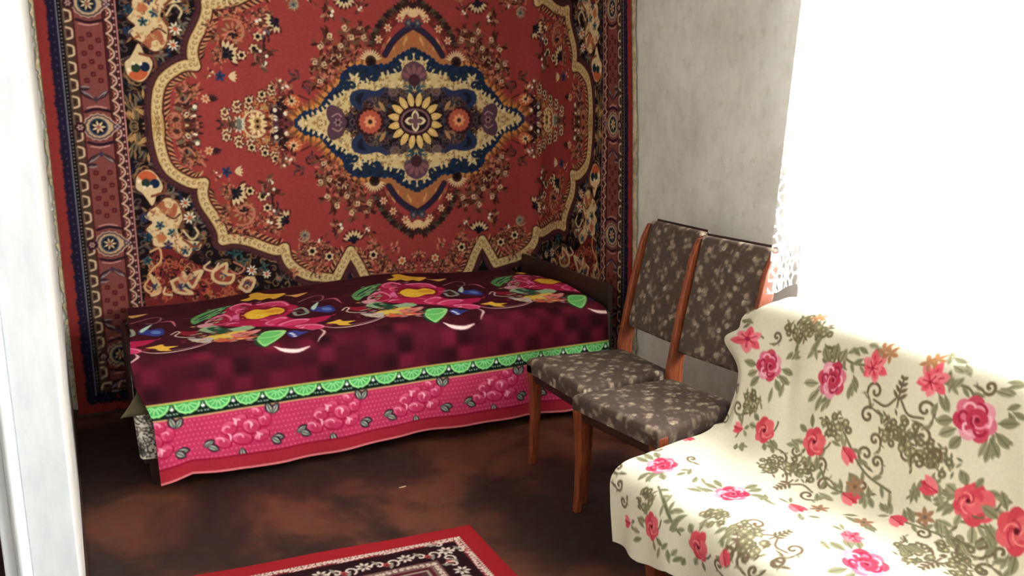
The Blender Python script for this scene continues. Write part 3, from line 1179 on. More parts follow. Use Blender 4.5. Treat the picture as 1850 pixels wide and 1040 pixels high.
# flat board of the casing, then a stepped moulding, then the jamb
casing('trim_1', [(-.049, FY + .03), (-.150, FY + .03), (-.150, FY), (-.049, FY)], 0.0, 2.4, 'white_paint')
casing('trim_2', [(-.150, FY + .03), (-.180, FY + .03), (-.180, FY - .014), (-.174, FY - .022), (-.166, FY - .022), (-.162, FY - .012),
                  (-.156, FY - .012), (-.150, FY - .004)], 0.0, 2.4, 'white_paint')
casing('trim_3', [(-.180, FY + .03), (-.207, FY + .03), (-.207, FY - .002), (-.180, FY - .002)], 0.0, 2.4, 'white_paint')
casing('trim_4', [(-.207, FY + .14), (-.30, FY + .14), (-.30, FY + .10), (-.207, FY + .10)], 0.0, 2.4, 'wood_dark')

# low ragged skirting
rnd = random.Random(2)
v, f = [], []
for k in range(90):
    x = -.05 + 2.55 * k / 89
    h = .035 + rnd.uniform(-.004, .006)
    v += [(x, BY, 0), (x, BY - .016, 0), (x, BY - .014, h), (x, BY, h)]
    if k:
        a = 4 * (k - 1)
        f += [(a + 1, a + 5, a + 6, a + 2), (a + 2, a + 6, a + 7, a + 3)]
struct(obj('baseboard_back', v, f, 'skirt'))
struct(box('baseboard_right', WX - .016, WX, -1.08, BY - .02, 0, .05, 'skirt', bevel=.003))
struct(box('baseboard_left', -.05, -.042, FY + .04, BY - .02, 0, .012, 'skirt'))

# window: casing, mullion, panes, sill
win = struct(box('window_1', WX + .10, WX + .16, OY0, OY0 + .06, OZ0, OZ1, 'white_paint'))
box('window_frame', WX + .10, WX + .16, OY1 - .06, OY1, OZ0, OZ1, 'white_paint', win)
box('window_frame', WX + .10, WX + .16, OY0 + .06, OY1 - .06, OZ0, OZ0 + .06, 'white_paint', win)
box('window_frame', WX + .10, WX + .16, OY0 + .06, OY1 - .06, OZ1 - .06, OZ1, 'white_paint', win)
ym = (OY0 + OY1) / 2
box('mullion', WX + .105, WX + .155, ym - .025, ym + .025, OZ0 + .06, OZ1 - .06, 'white_paint', win)
for a, b in ((OY0 + .06, ym - .025), (ym + .025, OY1 - .06)):
    box('pane', WX + .128, WX + .132, a, b, OZ0 + .06, OZ1 - .06, 'glass', win)
win2 = struct(box('window_2', WX + .15, WX + .20, SY0, SY0 + .05, OZ0, OZ1, 'white_paint'))
box('window_frame', WX + .15, WX + .20, SY1 - .05, SY1, OZ0, OZ1, 'white_paint', win2)
box('window_frame', WX + .15, WX + .20, SY0 + .05, SY1 - .05, OZ0, OZ0 + .05, 'white_paint', win2)
box('window_frame', WX + .15, WX + .20, SY0 + .05, SY1 - .05, OZ1 - .05, OZ1, 'white_paint', win2)
box('pane', WX + .172, WX + .176, SY0 + .05, SY1 - .05, OZ0 + .05, OZ1 - .05, 'glass', win2)
box('window_sill', WX - .02, WX + .12, OY0 - .03, OY1 + .0, OZ0 - .03, OZ0, 'white_paint', win, bevel=.004)


# ---------------------------------------------------------------- hanging rug
RY = BY - .012                # face of the rug on the back wall
ARC_C = 2.50 - .012           # where it turns onto the window wall


def rug_point(u, z):
    """u: metres along the rug from its left edge; the rug turns the corner in a soft curve"""
    u0 = u + (RUG_C - RUG_HW)                                # x on the back wall
    R = .13
    L1 = ARC_C - R
    arc = R * math.pi / 2
    sh = float(np.interp(z, [0, .25, 1.43, 2.0, 2.8], [.95, .92, .82, .74, .70]))
    if u0 <= L1:
        p = np.array([u0, RY, z])
        n = np.array([0, -1., 0])
    elif u0 <= L1 + arc:
        a = (u0 - L1) / R
        p = np.array([L1 + R * math.sin(a), RY - R + R * math.cos(a), z])
        n = np.array([-math.sin(a), -math.cos(a), 0])
    else:
        # length lost in the rounded corner is given back so the outer edge lands where it hangs
        e_ = u0 - L1 - arc
        p = np.array([ARC_C, RY - R - min(e_, .46) - max(e_ - .46, 0) * sh, z])
        n = np.array([-1., 0, 0])
    w = .004 * math.sin(u0 * 5.1 + z * 1.3) + .003 * math.sin(u0 * 13 + z * 4)
    edge = min(1, (u / .25), max(0, (2 * RUG_HW - u) / .25))
    return p + n * (.006 + w * max(edge, 0))


rug_art, rug_d = draft_hanging_rug()
zs = np.concatenate([np.arange(RUG_Z - RUG_HH, .42, .009), np.arange(.42, 2.12, .0036), np.arange(2.12, RUG_Z + RUG_HH + .02, .03)])
us = np.linspace(0, 2 * RUG_HW, 985)
P = np.zeros((len(zs), len(us), 3))
for i, z in enumerate(zs):
    if i % 6 == 0 or i == len(zs) - 1:
        pass
_col = np.array([[rug_point(u, z) for u in us] for z in np.linspace(zs[0], zs[-1], 24)])
_zz = np.linspace(zs[0], zs[-1], 24)
for j in range(3):
    k = np.clip(np.searchsorted(_zz, zs) - 1, 0, 22)
    t = ((zs - _zz[k]) / (_zz[k + 1] - _zz[k]))[:, None]
    P[..., j] = _col[k, :, j] * (1 - t) + _col[k + 1, :, j] * t
P[..., 2] = zs[:, None]
A_ = np.abs(us - RUG_HW)[None, :] * np.ones((len(zs), 1))
B_ = np.abs(zs - RUG_Z)[:, None] * np.ones((1, len(us)))
Cc = sample(rug_art, A_ / rug_d, B_ / rug_d)
hr = grid_obj('wall_rug', P, Cc, 'pile')
tag(hr, 'large red medallion rug hung flat on the wall behind the bed and round the corner', 'rug')
# frayed linen edge behind the pile, on both upright sides
for side in (0, 1):
    v, f = [], []
    n = 160
    for k in range(n):
        z = zs[0] + .02 + (zs[-1] - zs[0] - .04) * k / (n - 1)
        w = rnd.uniform(.022, .042) if side else rnd.uniform(.004, .022)
        a, b = (2 * RUG_HW - .03, 2 * RUG_HW + w) if side else (.03, -w)
        pa, pb = rug_point(a, z), rug_point(b, z)
        off = np.array([.006, 0, 0]) if side else np.array([0, .006, 0])
        v += [pa + off, pb + off * .9, pb + off * 1.2]
        if k:
            c = 3 * (k - 1)
            f += [(c, c + 3, c + 4, c + 1), (c + 1, c + 4, c + 5, c + 2)]
    obj('backing_edge', v, f, 'backing', hr)


# ---------------------------------------------------------------- locating print on a draped cloth
class ClothMap:
    def __init__(s, P, X, Y, ok=None):
        s.X, s.Y = X, Y
        q = P.reshape(-1, 3) - CAM
        z = q @ FWD
        s.px = (925 + FPX * (q @ RGT) / z).reshape(P.shape[:2])
        s.py = (520 - FPX * (q @ UPV) / z).reshape(P.shape[:2])
        s.bad = np.zeros(P.shape[:2], bool) if ok is None else ~ok

    def __call__(s, x, y):
        d = (s.px - x) ** 2 + (s.py - y) ** 2
        d[s.bad] = 1e12
        i, j = np.unravel_index(np.argmin(d), d.shape)
        i = min(max(i, 1), d.shape[0] - 2)
        j = min(max(j, 1), d.shape[1] - 2)
        J = np.array([[s.px[i, j + 1] - s.px[i, j - 1], s.px[i + 1, j] - s.px[i - 1, j]],
                      [s.py[i, j + 1] - s.py[i, j - 1], s.py[i + 1, j] - s.py[i - 1, j]]]) / 2
        try:
            t = np.clip(np.linalg.solve(J, [x - s.px[i, j], y - s.py[i, j]]), -3, 3)
        except np.linalg.LinAlgError:
            t = np.zeros(2)
        dx = (s.X[i, j + 1] - s.X[i, j - 1]) / 2
        dy = (s.Y[i + 1, j] - s.Y[i - 1, j]) / 2
        return np.array([s.X[i, j] + t[0] * dx, s.Y[i, j] + t[1] * dy])


# ---------------------------------------------------------------- bed
bed = thing('bed', 'single bed with a dark brown panel headboard against the rug wall', 'bed', (1.27, 4.2, 0))


def bedbox(name, x0, x1, y0, y1, z0, z1, m, bevel=.004):
    return box(name, x0 - 1.27, x1 - 1.27, y0 - 4.2, y1 - 4.2, z0, z1, m, bed, bevel)


bedbox('headboard', 2.362, 2.392, 3.71, 4.66, .10, .632, 'bed_wood', .006)
bedbox('footboard', .195, .215, 3.74, 4.66, .10, .47, 'bed_wood')
bedbox('side_rail', .235, 2.362, 3.735, 3.755, .16, .28, 'bed_wood')
bedbox('side_rail', .235, 2.362, 4.63, 4.65, .16, .28, 'bed_wood')
bedbox('mattress', .24, 2.34, 3.70, 4.66, .29, .50, 'mattress', .05)
for x, y in ((.215, 3.745), (.215, 4.60), (2.34, 3.745), (2.34, 4.60)):
    r = []
    for z, w in ((0, .015), (.12, .022)):
        r.append([(x - 1.27 + .02 + a * w, y - 4.2 + .02 + b * w, z) for a, b in ((-1, -1), (1, -1), (1, 1), (-1, 1))])
    loft('leg', r, 'wood_dark', bed)


def interp(x, pts):
    xs, ys = zip(*pts)
    return np.interp(x, xs, ys)


HEM = [(.2, .045), (.242, .04), (.30, .052), (.364, .068), (.51, .049), (.60, .04), (.748, .037), (.9, .045), (1.062, .054), (1.319, .066), (1.618, .062),
       (1.907, .055), (2.089, .044), (2.35, .05)]


def bedspread_grid(nu, nv):
    V = np.linspace(0, 1.50, nv)[:, None] * np.ones((1, nu))
    T = np.linspace(0, 1, nu)[None, :] * np.ones((nv, 1))
    xl = interp(V, [(0, .235), (.5, .21), (.98, .178), (1.09, .18), (1.20, .222), (1.25, .236), (1.5, .243)])
    xr = interp(V, [(0, 2.27), (.35, 2.335), (.6, 2.345), (.98, 2.335), (1.09, 2.33), (1.3, 2.335), (1.5, 2.34)])
    X = xl + (xr - xl) * T
    # top
    back = .050 * np.exp(-((X - 1.45) / .62) ** 2)
    zt = .528 + back * (1 - .55 * np.clip(V / 1.0, 0, 1)) + .022 * np.exp(-(((X - 2.25) / .25) ** 2 + ((V - .6) / .25) ** 2))
    zt = zt + .012 * np.sin(math.pi * np.clip(V, 0, 1)) + .004 * np.sin(X * 9 + V * 3)
    zt -= .012 * np.clip((.05 - V) / .05, 0, 1) ** 2
    Y = 4.712 - np.clip(V, 0, .98)
    # rounded shoulder and front
    a = np.clip((V - .98) / .11, 0, 1) * math.pi / 2
    Y = Y - .072 * np.sin(a)
    zfront_top = .458
    Z = np.where(V <= .98, zt, zfront_top + (zt - zfront_top) * np.cos(a))
    hem = interp(X, HEM)
    q = V - 1.09
    zf = np.where(q < .16, .458 - q, .298 - (.298 - hem) * np.clip((q - .16) / .25, 0, 1))
    Z = np.where(V > 1.09, zf, Z)
    dn = np.clip((V - 1.09) / .41, 0, 1)
    Y = Y - np.where(V > 1.09, .010 * np.sin(dn * math.pi * .5), 0)
    Y = Y + dn * (.010 * np.sin(X * 10.5) + .006 * np.sin(X * 23 + 1)) * 1.0
    # left front corner flares out a little, falls as a soft fold
    Y -= .03 * dn * np.exp(-((X - .28) / .08) ** 2)
    return np.stack([X, Y, Z], -1), X, V


def draft_bedspread(P, X, V):
    rnd = random.Random(11)
    d = .0035
    D = Draft(2.25, 1.50, d, (66, 8, 26))
    cm = ClothMap(P, X - .15, V)
    # weave of soft dark and light chequers
    g = np.random.RandomState(4)
    cs = .07
    ny, nx = int(1.5 / cs) + 2, int(2.25 / cs) + 2
    ck = g.uniform(-1, 1, (ny, nx))
    ck[::2, ::2] += .9
    ck[1::2, 1::2] += .9
    ck -= .35
    yy, xx = np.mgrid[0:D.h, 0:D.w]
    ck4 = np.repeat(np.repeat(ck, 2, 0), 2, 1)
    cks = sample(np.repeat(ck4[..., None], 3, 2), xx * d / cs * 2, yy * d / cs * 2)[..., :1]
    D.a[:] = rgb((74, 9, 26)) + (rgb((116, 18, 44)) - rgb((60, 6, 22))) * cks * .44
    D.a[: int(.95 / d)] = D.a[: int(.95 / d)] * .35 + rgb((62, 8, 24)) * .65
    PER = .757

    def ZC(x, y):
        return cm(600 + x / 5.2, 470 + y / 5.2)

    def Z4(x, y):
        return cm(850 + x / 5.2, 450 + y / 5.2)

    def rep(fn, shifts=(-2, -1, 0, 1)):
        for s_ in shifts:
            fn(np.array([s_ * PER, 0.0]))

    def poly(pts, col, z=ZC, sm=4):
        q = np.array([z(*p) for p in pts])
        rep(lambda o: D.poly(q + o, col, sm=sm))

    def line(pts, w, col, z=ZC, taper=False):
        q = np.array([z(*p) for p in pts])
        rep(lambda o: D.line(q + o, w, col, sm=5, taper=taper))

    MG, PK, LP, YL, OR = (190, 22, 72), (224, 52, 104), (238, 128, 164), (250, 196, 44), (232, 120, 40)
    GR, DG, CR, BL = (92, 170, 92), (30, 84, 54), (236, 214, 190), (52, 60, 150)
    # back edge hem of white and green scallops
    x = 0.0
    while x < 2.2:
        D.poly([(x, -.01), (x + .07, -.01), (x + .06, .014), (x + .035, .026), (x + .01, .014)], (150, 170, 130))
        D.dot((x + .085, .012), .008, (200, 200, 180))
        x += .10
    D.line([(0, .034), (2.2, .034)], .006, (190, 150, 130))
    # leaves
    poly([(190, 330), (300, 265), (460, 228), (410, 270), (380, 310), (300, 350), (250, 385), (205, 372)], GR)
    poly([(240, 330), (320, 280), (380, 262), (330, 310), (270, 350)], DG)
    line([(210, 365), (290, 320), (400, 255)], .006, (190, 220, 170))
    # body of the rose
    poly([(325, 365), (420, 295), (455, 238), (560, 210), (660, 232), (770, 222), (900, 222), (985, 255), (1062, 275), (1045, 312),
          (1010, 345), (1100, 372), (1240, 372), (1395, 362), (1372, 398), (1310, 415), (1388, 436), (1370, 464), (1150, 452),
          (1000, 432), (820, 420), (640, 414), (500, 402), (380, 394)], MG)
    for pts in [[(330, 366), (430, 300), (520, 320), (560, 360), (480, 392), (380, 390)],
                [(470, 236), (560, 214), (650, 234), (560, 268), (480, 262)],
                [(680, 236), (780, 224), (900, 228), (980, 262), (900, 262), (800, 250)],
                [(540, 268), (650, 262), (650, 300), (560, 300)],
                [(860, 392), (960, 352), (1030, 362), (960, 396), (930, 418)],
                [(980, 414), (1100, 376), (1230, 380), (1180, 410), (1060, 426)],
                [(1130, 430), (1260, 420), (1384, 436), (1366, 460), (1240, 456)]]:
        poly(pts, LP)
        c = np.mean(pts, axis=0)
        poly([tuple(c + (np.array(p) - c) * .80 + [4, 4]) for p in pts], PK if pts[0][0] > 340 else (176, 20, 60))
    poly([(545, 318), (600, 305), (640, 330), (600, 362), (560, 345)], (232, 110, 170))
    poly([(560, 228), (640, 240), (760, 250), (640, 262), (560, 255)], (150, 16, 56))
    line([(430, 372), (520, 372), (600, 350)], .008, (140, 12, 48))
    poly([(590, 272), (720, 262), (860, 258), (985, 285), (980, 330), (860, 345), (700, 362), (620, 350)], (140, 14, 44))
    poly([(635, 312), (700, 276), (800, 284), (870, 270), (960, 292), (958, 320), (880, 330), (800, 354), (700, 350)], YL)
    poly([(800, 300), (900, 284), (952, 300), (900, 318)], (236, 158, 30))
    line([(1055, 300), (1110, 290), (1180, 330), (1100, 345), (1060, 320)], .018, (150, 160, 140))
    line([(1070, 312), (1170, 330)], .008, (70, 100, 70))
    rose = [tuple(ZC(*p)) for p in [(325, 365), (420, 295), (455, 238), (560, 210), (770, 222), (985, 255), (1062, 275), (1045, 312), (1010, 345), (1100, 372),
                                    (1240, 372), (1395, 362), (1372, 398), (1388, 436), (1370, 464), (1150, 452), (1000, 432), (820, 420), (500, 402), (380, 394)]]
    for k in range(90):
        x_, y_ = rnd.uniform(330, 1390), rnd.uniform(212, 464)
        if 610 < x_ < 980 and 262 < y_ < 362:
            continue
        q = ZC(x_, y_)
        if inside(q, rose):
            L_ = rnd.uniform(.02, .05)
            a_ = rnd.uniform(-.6, .6)
            c_ = rnd.choice([LP, PK, (150, 16, 58), (246, 170, 190), (206, 40, 84)])
            w_ = rnd.uniform(.005, .012)
            sg_ = rnd.choice([-.012, .012])
            rep(lambda o: D.line(np.array([q, q + [L_ * .5, a_ * L_ * .5 + sg_], q + [L_, a_ * L_]]) + o, w_, c_, sm=4, taper=True))
    for k in range(46):
        q = ZC(rnd.uniform(600, 960), rnd.uniform(268, 356))
        c_ = rnd.choice([(250, 214, 90), (226, 140, 30), (240, 180, 50)])
        if abs(q[1] - ZC(780, 312)[1]) < .05:
            rep(lambda o: D.leaf(q + o, .018, .008, 1.3, c_))
    # golden blossoms above
    poly([(515, 190), (580, 172), (560, 148), (625, 138), (700, 155), (780, 164), (885, 170), (820, 203), (760, 192), (700, 202), (640, 190),
          (590, 200)], (246, 188, 52))
    poly([(868, 180), (950, 188), (1072, 180), (1005, 206), (950, 196)], (226, 170, 90))
    line([(600, 180), (700, 176), (800, 180)], .007, (206, 130, 30))
    # leaves and mixed colour under the rose
    poly([(315, 432), (430, 398), (560, 428), (700, 412), (800, 425), (700, 462), (600, 470), (500, 462), (400, 458)], (150, 186, 140))
    poly([(380, 420), (470, 410), (600, 440), (620, 455), (540, 470), (460, 452)], DG)
    poly([(440, 486), (540, 470), (700, 448), (770, 466), (640, 506), (500, 520), (420, 512)], (232, 196, 70))
    poly([(620, 480), (760, 456), (860, 446), (820, 480), (700, 505)], (226, 120, 110))
    poly([(500, 524), (640, 504), (820, 498), (830, 520), (700, 530), (560, 544)], (214, 92, 60))
    poly([(265, 508), (380, 508), (480, 500), (478, 548), (380, 542), (310, 530)], (196, 184, 176))
    poly([(150, 450), (250, 448), (320, 440), (300, 478), (200, 482)], (150, 22, 44))
    line([(95, 480), (130, 452), (160, 460), (140, 490), (220, 500), (320, 498)], .008, CR)
    line([(110, 340), (240, 325)], .008, (110, 60, 54))
    # lime leaf
    poly([(845, 520), (890, 462), (1060, 456), (1085, 486), (1045, 542), (1005, 585), (955, 598), (880, 572)], (28, 70, 40))
    poly([(870, 522), (905, 466), (1062, 460), (1082, 488), (1046, 538), (1002, 574), (960, 590), (905, 560)], (160, 226, 130))
    poly([(885, 520), (915, 475), (1030, 470), (1050, 500), (1010, 545), (960, 575), (915, 548)], (104, 208, 104))
    line([(900, 520), (1000, 510), (1070, 480)], .006, (190, 240, 160))
    for k in range(70):
        q = ZC(rnd.uniform(200, 860), rnd.uniform(405, 545))
        c_ = rnd.choice([(120, 160, 110), (232, 210, 120), (190, 60, 70), (200, 190, 180), (226, 150, 80), (60, 100, 70), (120, 20, 46)])
        L_ = rnd.uniform(.015, .04)
        rep(lambda o: D.leaf(q + o, L_, .010, .15, c_))
    for k in range(30):
        q = ZC(rnd.uniform(190, 450), rnd.uniform(240, 385))
        c_ = rnd.choice([(150, 190, 140), (40, 90, 60), (110, 160, 110), (70, 16, 34)])
        rep(lambda o: D.leaf(q + o, .035, .012, -.8, c_))
    # blue florets
    poly([(1100, 482), (1150, 466), (1210, 476), (1275, 478), (1230, 500), (1190, 524), (1135, 512)], BL)
    for x_, y_ in [(1135, 488), (1180, 512), (1160, 498)]:
        q = ZC(x_, y_)
        rep(lambda o: D.dot(q + o, .010, (214, 220, 236)))
    poly([(1182, 292), (1222, 250), (1245, 292), (1340, 282), (1415, 322), (1370, 338), (1280, 328), (1205, 318)], BL)
    poly([(1186, 292), (1220, 254), (1232, 286), (1222, 312)], (190, 226, 196))
    poly([(1290, 300), (1350, 300), (1380, 320), (1310, 318)], (96, 130, 200))
    line([(1262, 240), (1350, 236), (1436, 270)], .014, (206, 110, 126), taper=True)
    line([(1045, 245), (1150, 210), (1230, 214), (1240, 244), (1170, 250)], .008, (170, 110, 110))
    # tendrils
    line([(1045, 594), (1120, 625), (1240, 636), (1335, 602)], .017, (240, 206, 200), taper=True)
    line([(1370, 464), (1420, 490), (1396, 562)], .013, (230, 190, 186), taper=True)
    # small gold blossom with its sweep of stem
    poly([(95, 525), (150, 512), (200, 500), (240, 515), (345, 516), (290, 532), (330, 548), (230, 546), (180, 532)], (246, 190, 60), Z4)
    line([(80, 548), (200, 562), (350, 558), (500, 532), (612, 486)], .013, (216, 176, 168), Z4, taper=True)
    line([(330, 545), (460, 530), (560, 500)], .007, (150, 110, 110), Z4)
    # long reddish leaves to the right
    poly([(310, 366), (400, 350), (440, 366), (360, 384)], (220, 150, 160), Z4)

    # front borders (v measured down the drop)
    def vz(z):
        return 1.09 + (.458 - z)
    y0, y1 = vz(.371), vz(.306)
    D.poly([(-.1, y0), (2.3, y0), (2.3, y1), (-.1, y1)], (8, 26, 18))
    D.poly([(-.1, y1), (2.3, y1), (2.3, 1.6), (-.1, 1.6)], (200, 44, 88))
    x = -.02
    P2 = .118
    while x < 2.3:
        c = (x, y0 + .004)
        pts = [(c[0] + .052 * math.cos(a), c[1] + .048 * math.sin(a) * (1 + .05 * math.cos(a * 14))) for a in np.linspace(0, math.pi, 19)]
        D.poly(pts, (150, 232, 140))
        D.poly([(c[0] + (p[0] - c[0]) * .82, c[1] + (p[1] - c[1]) * .82) for p in pts], (70, 176, 84))
        for a in np.linspace(.35, 2.79, 6):
            D.line([(c[0] + .012 * math.cos(a), c[1] + .012 * math.sin(a)), (c[0] + .038 * math.cos(a), c[1] + .036 * math.sin(a))], .0045, (170, 238, 160))
        m = x + P2 / 2
        D.dot((m, y0 + .026), .0075, (236, 240, 236))
        D.dot((m, y0 + .014), .004, (120, 200, 130))
        for q in (-.018, -.007, .007, .018):
            D.dot((m + q, y0 + .046), .0042, (150, 180, 160))
        x += P2
    D.line([(-.1, y0), (2.3, y0)], .007, (206, 196, 90))
    D.line([(-.1, y0 + .006), (2.3, y0 + .006)], .004, (60, 170, 70))
    D.line([(-.1, y1), (2.3, y1)], .007, (214, 170, 110))
    # pin dots on pink
    for i in range(9):
        for j in range(130):
            D.dot((-.05 + j * .018 + (i % 2) * .009, y1 + .016 + i * .021), .0036, (228, 104, 138))
    yr = vz(.115)
    # peonies: broad petals with pale rims, grey leaves round them
    for x in (-.235 + .62 - .75 + .38 * i for i in range(8)):
        c = np.array([x + .02, (y1 + yr) / 2 + .0])
        for dx, dy, rx, ry, ro in [(-.075, .035, .040, .026, .5), (-.045, -.02, .036, .034, -.3), (.005, .03, .046, .030, .2), (.0, -.045, .034, .026, -.5),
                                   (.045, -.015, .040, .036, .4), (.085, .03, .036, .026, -.4), (.10, -.035, .028, .034, .3), (.07, -.07, .028, .018, .6)]:
            D.ell(c + [dx, dy], rx, ry, (176, 14, 66), ro)
            D.ell(c + [dx - .003, dy - .004], rx * .86, ry * .80, (222, 78, 118), ro)
            D.ell(c + [dx + .004, dy + .006], rx * .62, ry * .55, (200, 44, 90), ro)
            D.curl(c + [dx, dy], rx * .8, 3.3 + ro, .24, .006, (248, 160, 188), 1)
        for q in [(-.03, -.06), (.03, -.04), (-.055, .0), (.06, .01)]:
            D.line([c + q, c + q + [.012, .012], c + q + [.010, .035]], .009, (250, 176, 198), sm=4, taper=True)
        for dx, dy, a in [(-.135, .035, -.5), (-.12, .05, .5), (.0, .088, 1.4), (.145, .045, .2), (.135, .055, .7), (.14, -.07, -1.0), (.12, -.075, -1.9)]:
            q = c + [dx, dy]
            D.leaf(q - [.02 * math.cos(a), .02 * math.sin(a)], .054, .034, a, (40, 30, 40))
            D.leaf(q - [.018 * math.cos(a), .018 * math.sin(a)], .044, .020, a, (172, 178, 160))
            D.line([q - [.016 * math.cos(a), .016 * math.sin(a)], q + [.018 * math.cos(a), .018 * math.sin(a)]], .005, (70, 84, 72))
    D.poly([(-.1, yr + .004), (2.3, yr + .004), (2.3, 1.6), (-.1, 1.6)], (172, 32, 48))
    D.line([(-.1, yr + .004), (2.3, yr + .004)], .008, (150, 12, 44))
    D.line([(-.1, 1.494), (2.3, 1.494)], .009, (226, 130, 130))
    nz = g.normal(0, 1, D.a.shape[:2])
    D.a = np.clip(D.a * (1 + nz * .03)[..., None], 0, 1)
    D.a = D.a * .9 + D.a.mean(-1, keepdims=True) * .1
    return D.a, d


Pb, Xb, Vb = bedspread_grid(612, 430)
Pc_, Xc_, Vc_ = Pb, Xb, Vb
art, dd = draft_bedspread(Pc_, Xc_, Vc_)
bs = grid_obj('bedspread', Pb, sample(art, (Xb - .15) / dd, Vb / dd), 'plush', thick=.005)
tag(bs, 'maroon bedspread with pink flower bouquets and a green scalloped band', 'bedspread')

# olive blanket under the spread, showing at both ends
def blanket():
    nx, ny, dr, nd = 60, 30, .165, 8
    x0, x1, y0, y1 = .232, 2.352, 3.676, 4.685
    sx = np.concatenate([np.linspace(-dr, 0, nd, endpoint=False), np.linspace(0, x1 - x0, nx), (x1 - x0) + np.linspace(0, .02, 3)[1:]])
    sy = np.concatenate([np.linspace(-dr, 0, nd, endpoint=False), np.linspace(0, y1 - y0, ny)])
    P = np.zeros((len(sy), len(sx), 3))
    for i, b in enumerate(sy):
        for j, a in enumerate(sx):
            da, db = max(0, -a), max(0, -b)
            x = x0 + min(max(a, 0), x1 - x0)
            y = y0 + max(b, 0)
            z = .514 + .030 * math.exp(-((x - 2.32) / .09) ** 2) * (1 - abs((y - 4.25) / .55) ** 2 if abs(y - 4.25) < .55 else 0)
            z -= .012 * math.exp(-(max(a, 0) / .03) ** 2) + .012 * math.exp(-(max(b, 0) / .03) ** 2)
            r = max(da, db)
            z -= max(0, r - .006)
            x -= .006 * (da > 0) + (.105 * (da / dr) ** 1.3 * math.exp(-(max(b, 0) / .07) ** 2) if da else 0)
            if db and a > .12:
                y += .0
            P[i, j] = (x, y, z)
    return P


ob = grid_obj('blanket', blanket(), None, 'olive', thick=.003)
tag(ob, 'plain olive blanket peeking out beneath the maroon bedspread at both bed ends', 'blanket')


def draft_gray_print(w, h, seed, ground, inks, d=.004, n=260):
    r = random.Random(seed)
    D = Draft(w, h, d, ground)
    for k in range(n):
        c = (r.uniform(0, w), r.uniform(0, h))
        if r.random() < .6:
            D.curl(c, r.uniform(.012, .024), r.uniform(0, 6.28), .8, .006, r.choice(inks), r.choice([-1, 1]))
        else:
            D.flower(c, r.uniform(.010, .018), 5, r.choice(inks), ground, r.random())
    return D.a


_path = [(.205, 4.62), (.200, 4.3), (.192, 4.0), (.182, 3.80), (.168, 3.70), (.180, 3.682), (.24, 3.682), (.32, 3.684), (.6, 3.684)]
_pp = np.array(_path)
_sl = np.concatenate([[0], np.cumsum(np.linalg.norm(np.diff(_pp, axis=0), axis=1))])
_ts = np.linspace(0, _sl[-1], 330)
_zz2 = np.linspace(.365, .145, 56)
P = np.zeros((56, 330, 3))
for j, t in enumerate(_ts):
    x, y = np.interp(t, _sl, _pp[:, 0]), np.interp(t, _sl, _pp[:, 1])
    for i, z in enumerate(_zz2):
        q = (.365 - z) / .22
        P[i, j] = (x + .010 * q * math.sin(t * 17) + .012 * q, y - .004 * q * math.sin(t * 29), z + .006 * math.sin(t * 23) * q)
lv = grid_obj('sheet_valance', P, draft_gray_print(1.45, .22, 8, (206, 200, 186), [(70, 66, 58), (110, 104, 92), (50, 46, 44)], n=900)[:56, :330], 'cotton', thick=.002)
tag(lv, 'off-white sheet with grey scroll print hanging under the left corner of the bed', 'sheet')

# ---------------------------------------------------------------- floor rug
def draft_floor_rug():
    r = random.Random(9)
    W_, H_ = 1.30, .80
    D = Draft(W_, H_, .0042, (84, 14, 26))
    RED, WH, BK, GRY, MAR = (146, 28, 34), (206, 190, 176), (34, 12, 18), (132, 128, 116), (96, 16, 30)
    def L(e0, e1, col):
        D.poly([(e0, e0), (W_, e0), (W_, e1), (e1, e1), (e1, H_), (e0, H_)], col)
    L(.0, .8, MAR)
    L(-.01, .075, RED)
    L(.075, .105, (120, 40, 44))
    L(.105, .21, BK)
    L(.21, .245, (110, 86, 80))
    L(.245, .9, (78, 24, 32))
    def both(fn, step, e):
        t = e
        while t < max(W_, H_):
            fn(np.array([t, e]), 0)
            fn(np.array([e, t]), 1)
            t += step
    both(lambda p, s: D.curl(p, .011, p[s] * 40, .7, .007, WH, 1), .018, .090)
    both(lambda p, s: D.dot(p, .0045, WH), .012, .078)
    both(lambda p, s: D.curl(p, .010, p[s] * 30, .8, .006, (200, 180, 164), 1), .022, .227)
    def fl(p, s):
        D.flower(p, .030, 7, WH, MAR, .3)
        D.flower(p, .014, 5, GRY, BK, .3)
        for q in (-1, 1):
            o = np.array([0., 0.]); o[1 - s] = .0; o[s if s == 0 else 1] = .05 * q
            o = np.array([.05 * q, .01]) if s == 0 else np.array([.01, .05 * q])
            D.curl(p + o, .026, 1 + q, .9, .008, WH, q)
            D.leaf(p + o, .04, .014, 1.2 * q + s, GRY)
            D.curl(p + o * 1.5, .014, 2, .8, .006, (150, 60, 60), q)
    both(fl, .145, .157)
    for k in range(330):
        p = (r.uniform(.27, W_), r.uniform(.27, H_))
        c = r.choice([GRY, (160, 154, 140), WH, BK, MAR, (60, 54, 52)])
        if r.random() < .5:
            D.curl(p, r.uniform(.014, .032), r.uniform(0, 6), .8, .007, c, r.choice([-1, 1]))
        else:
            D.leaf(p, .045, .015, r.uniform(0, 6), c)
    L(.26, .268, (150, 144, 130))
    return D.a


fa = draft_floor_rug()
hh, ww = 230, 310
gx, gy = np.meshgrid(np.arange(ww), np.arange(hh))
ca, sa = math.cos(math.radians(-4.7)), math.sin(math.radians(-4.7))
ux = -gx * .0042
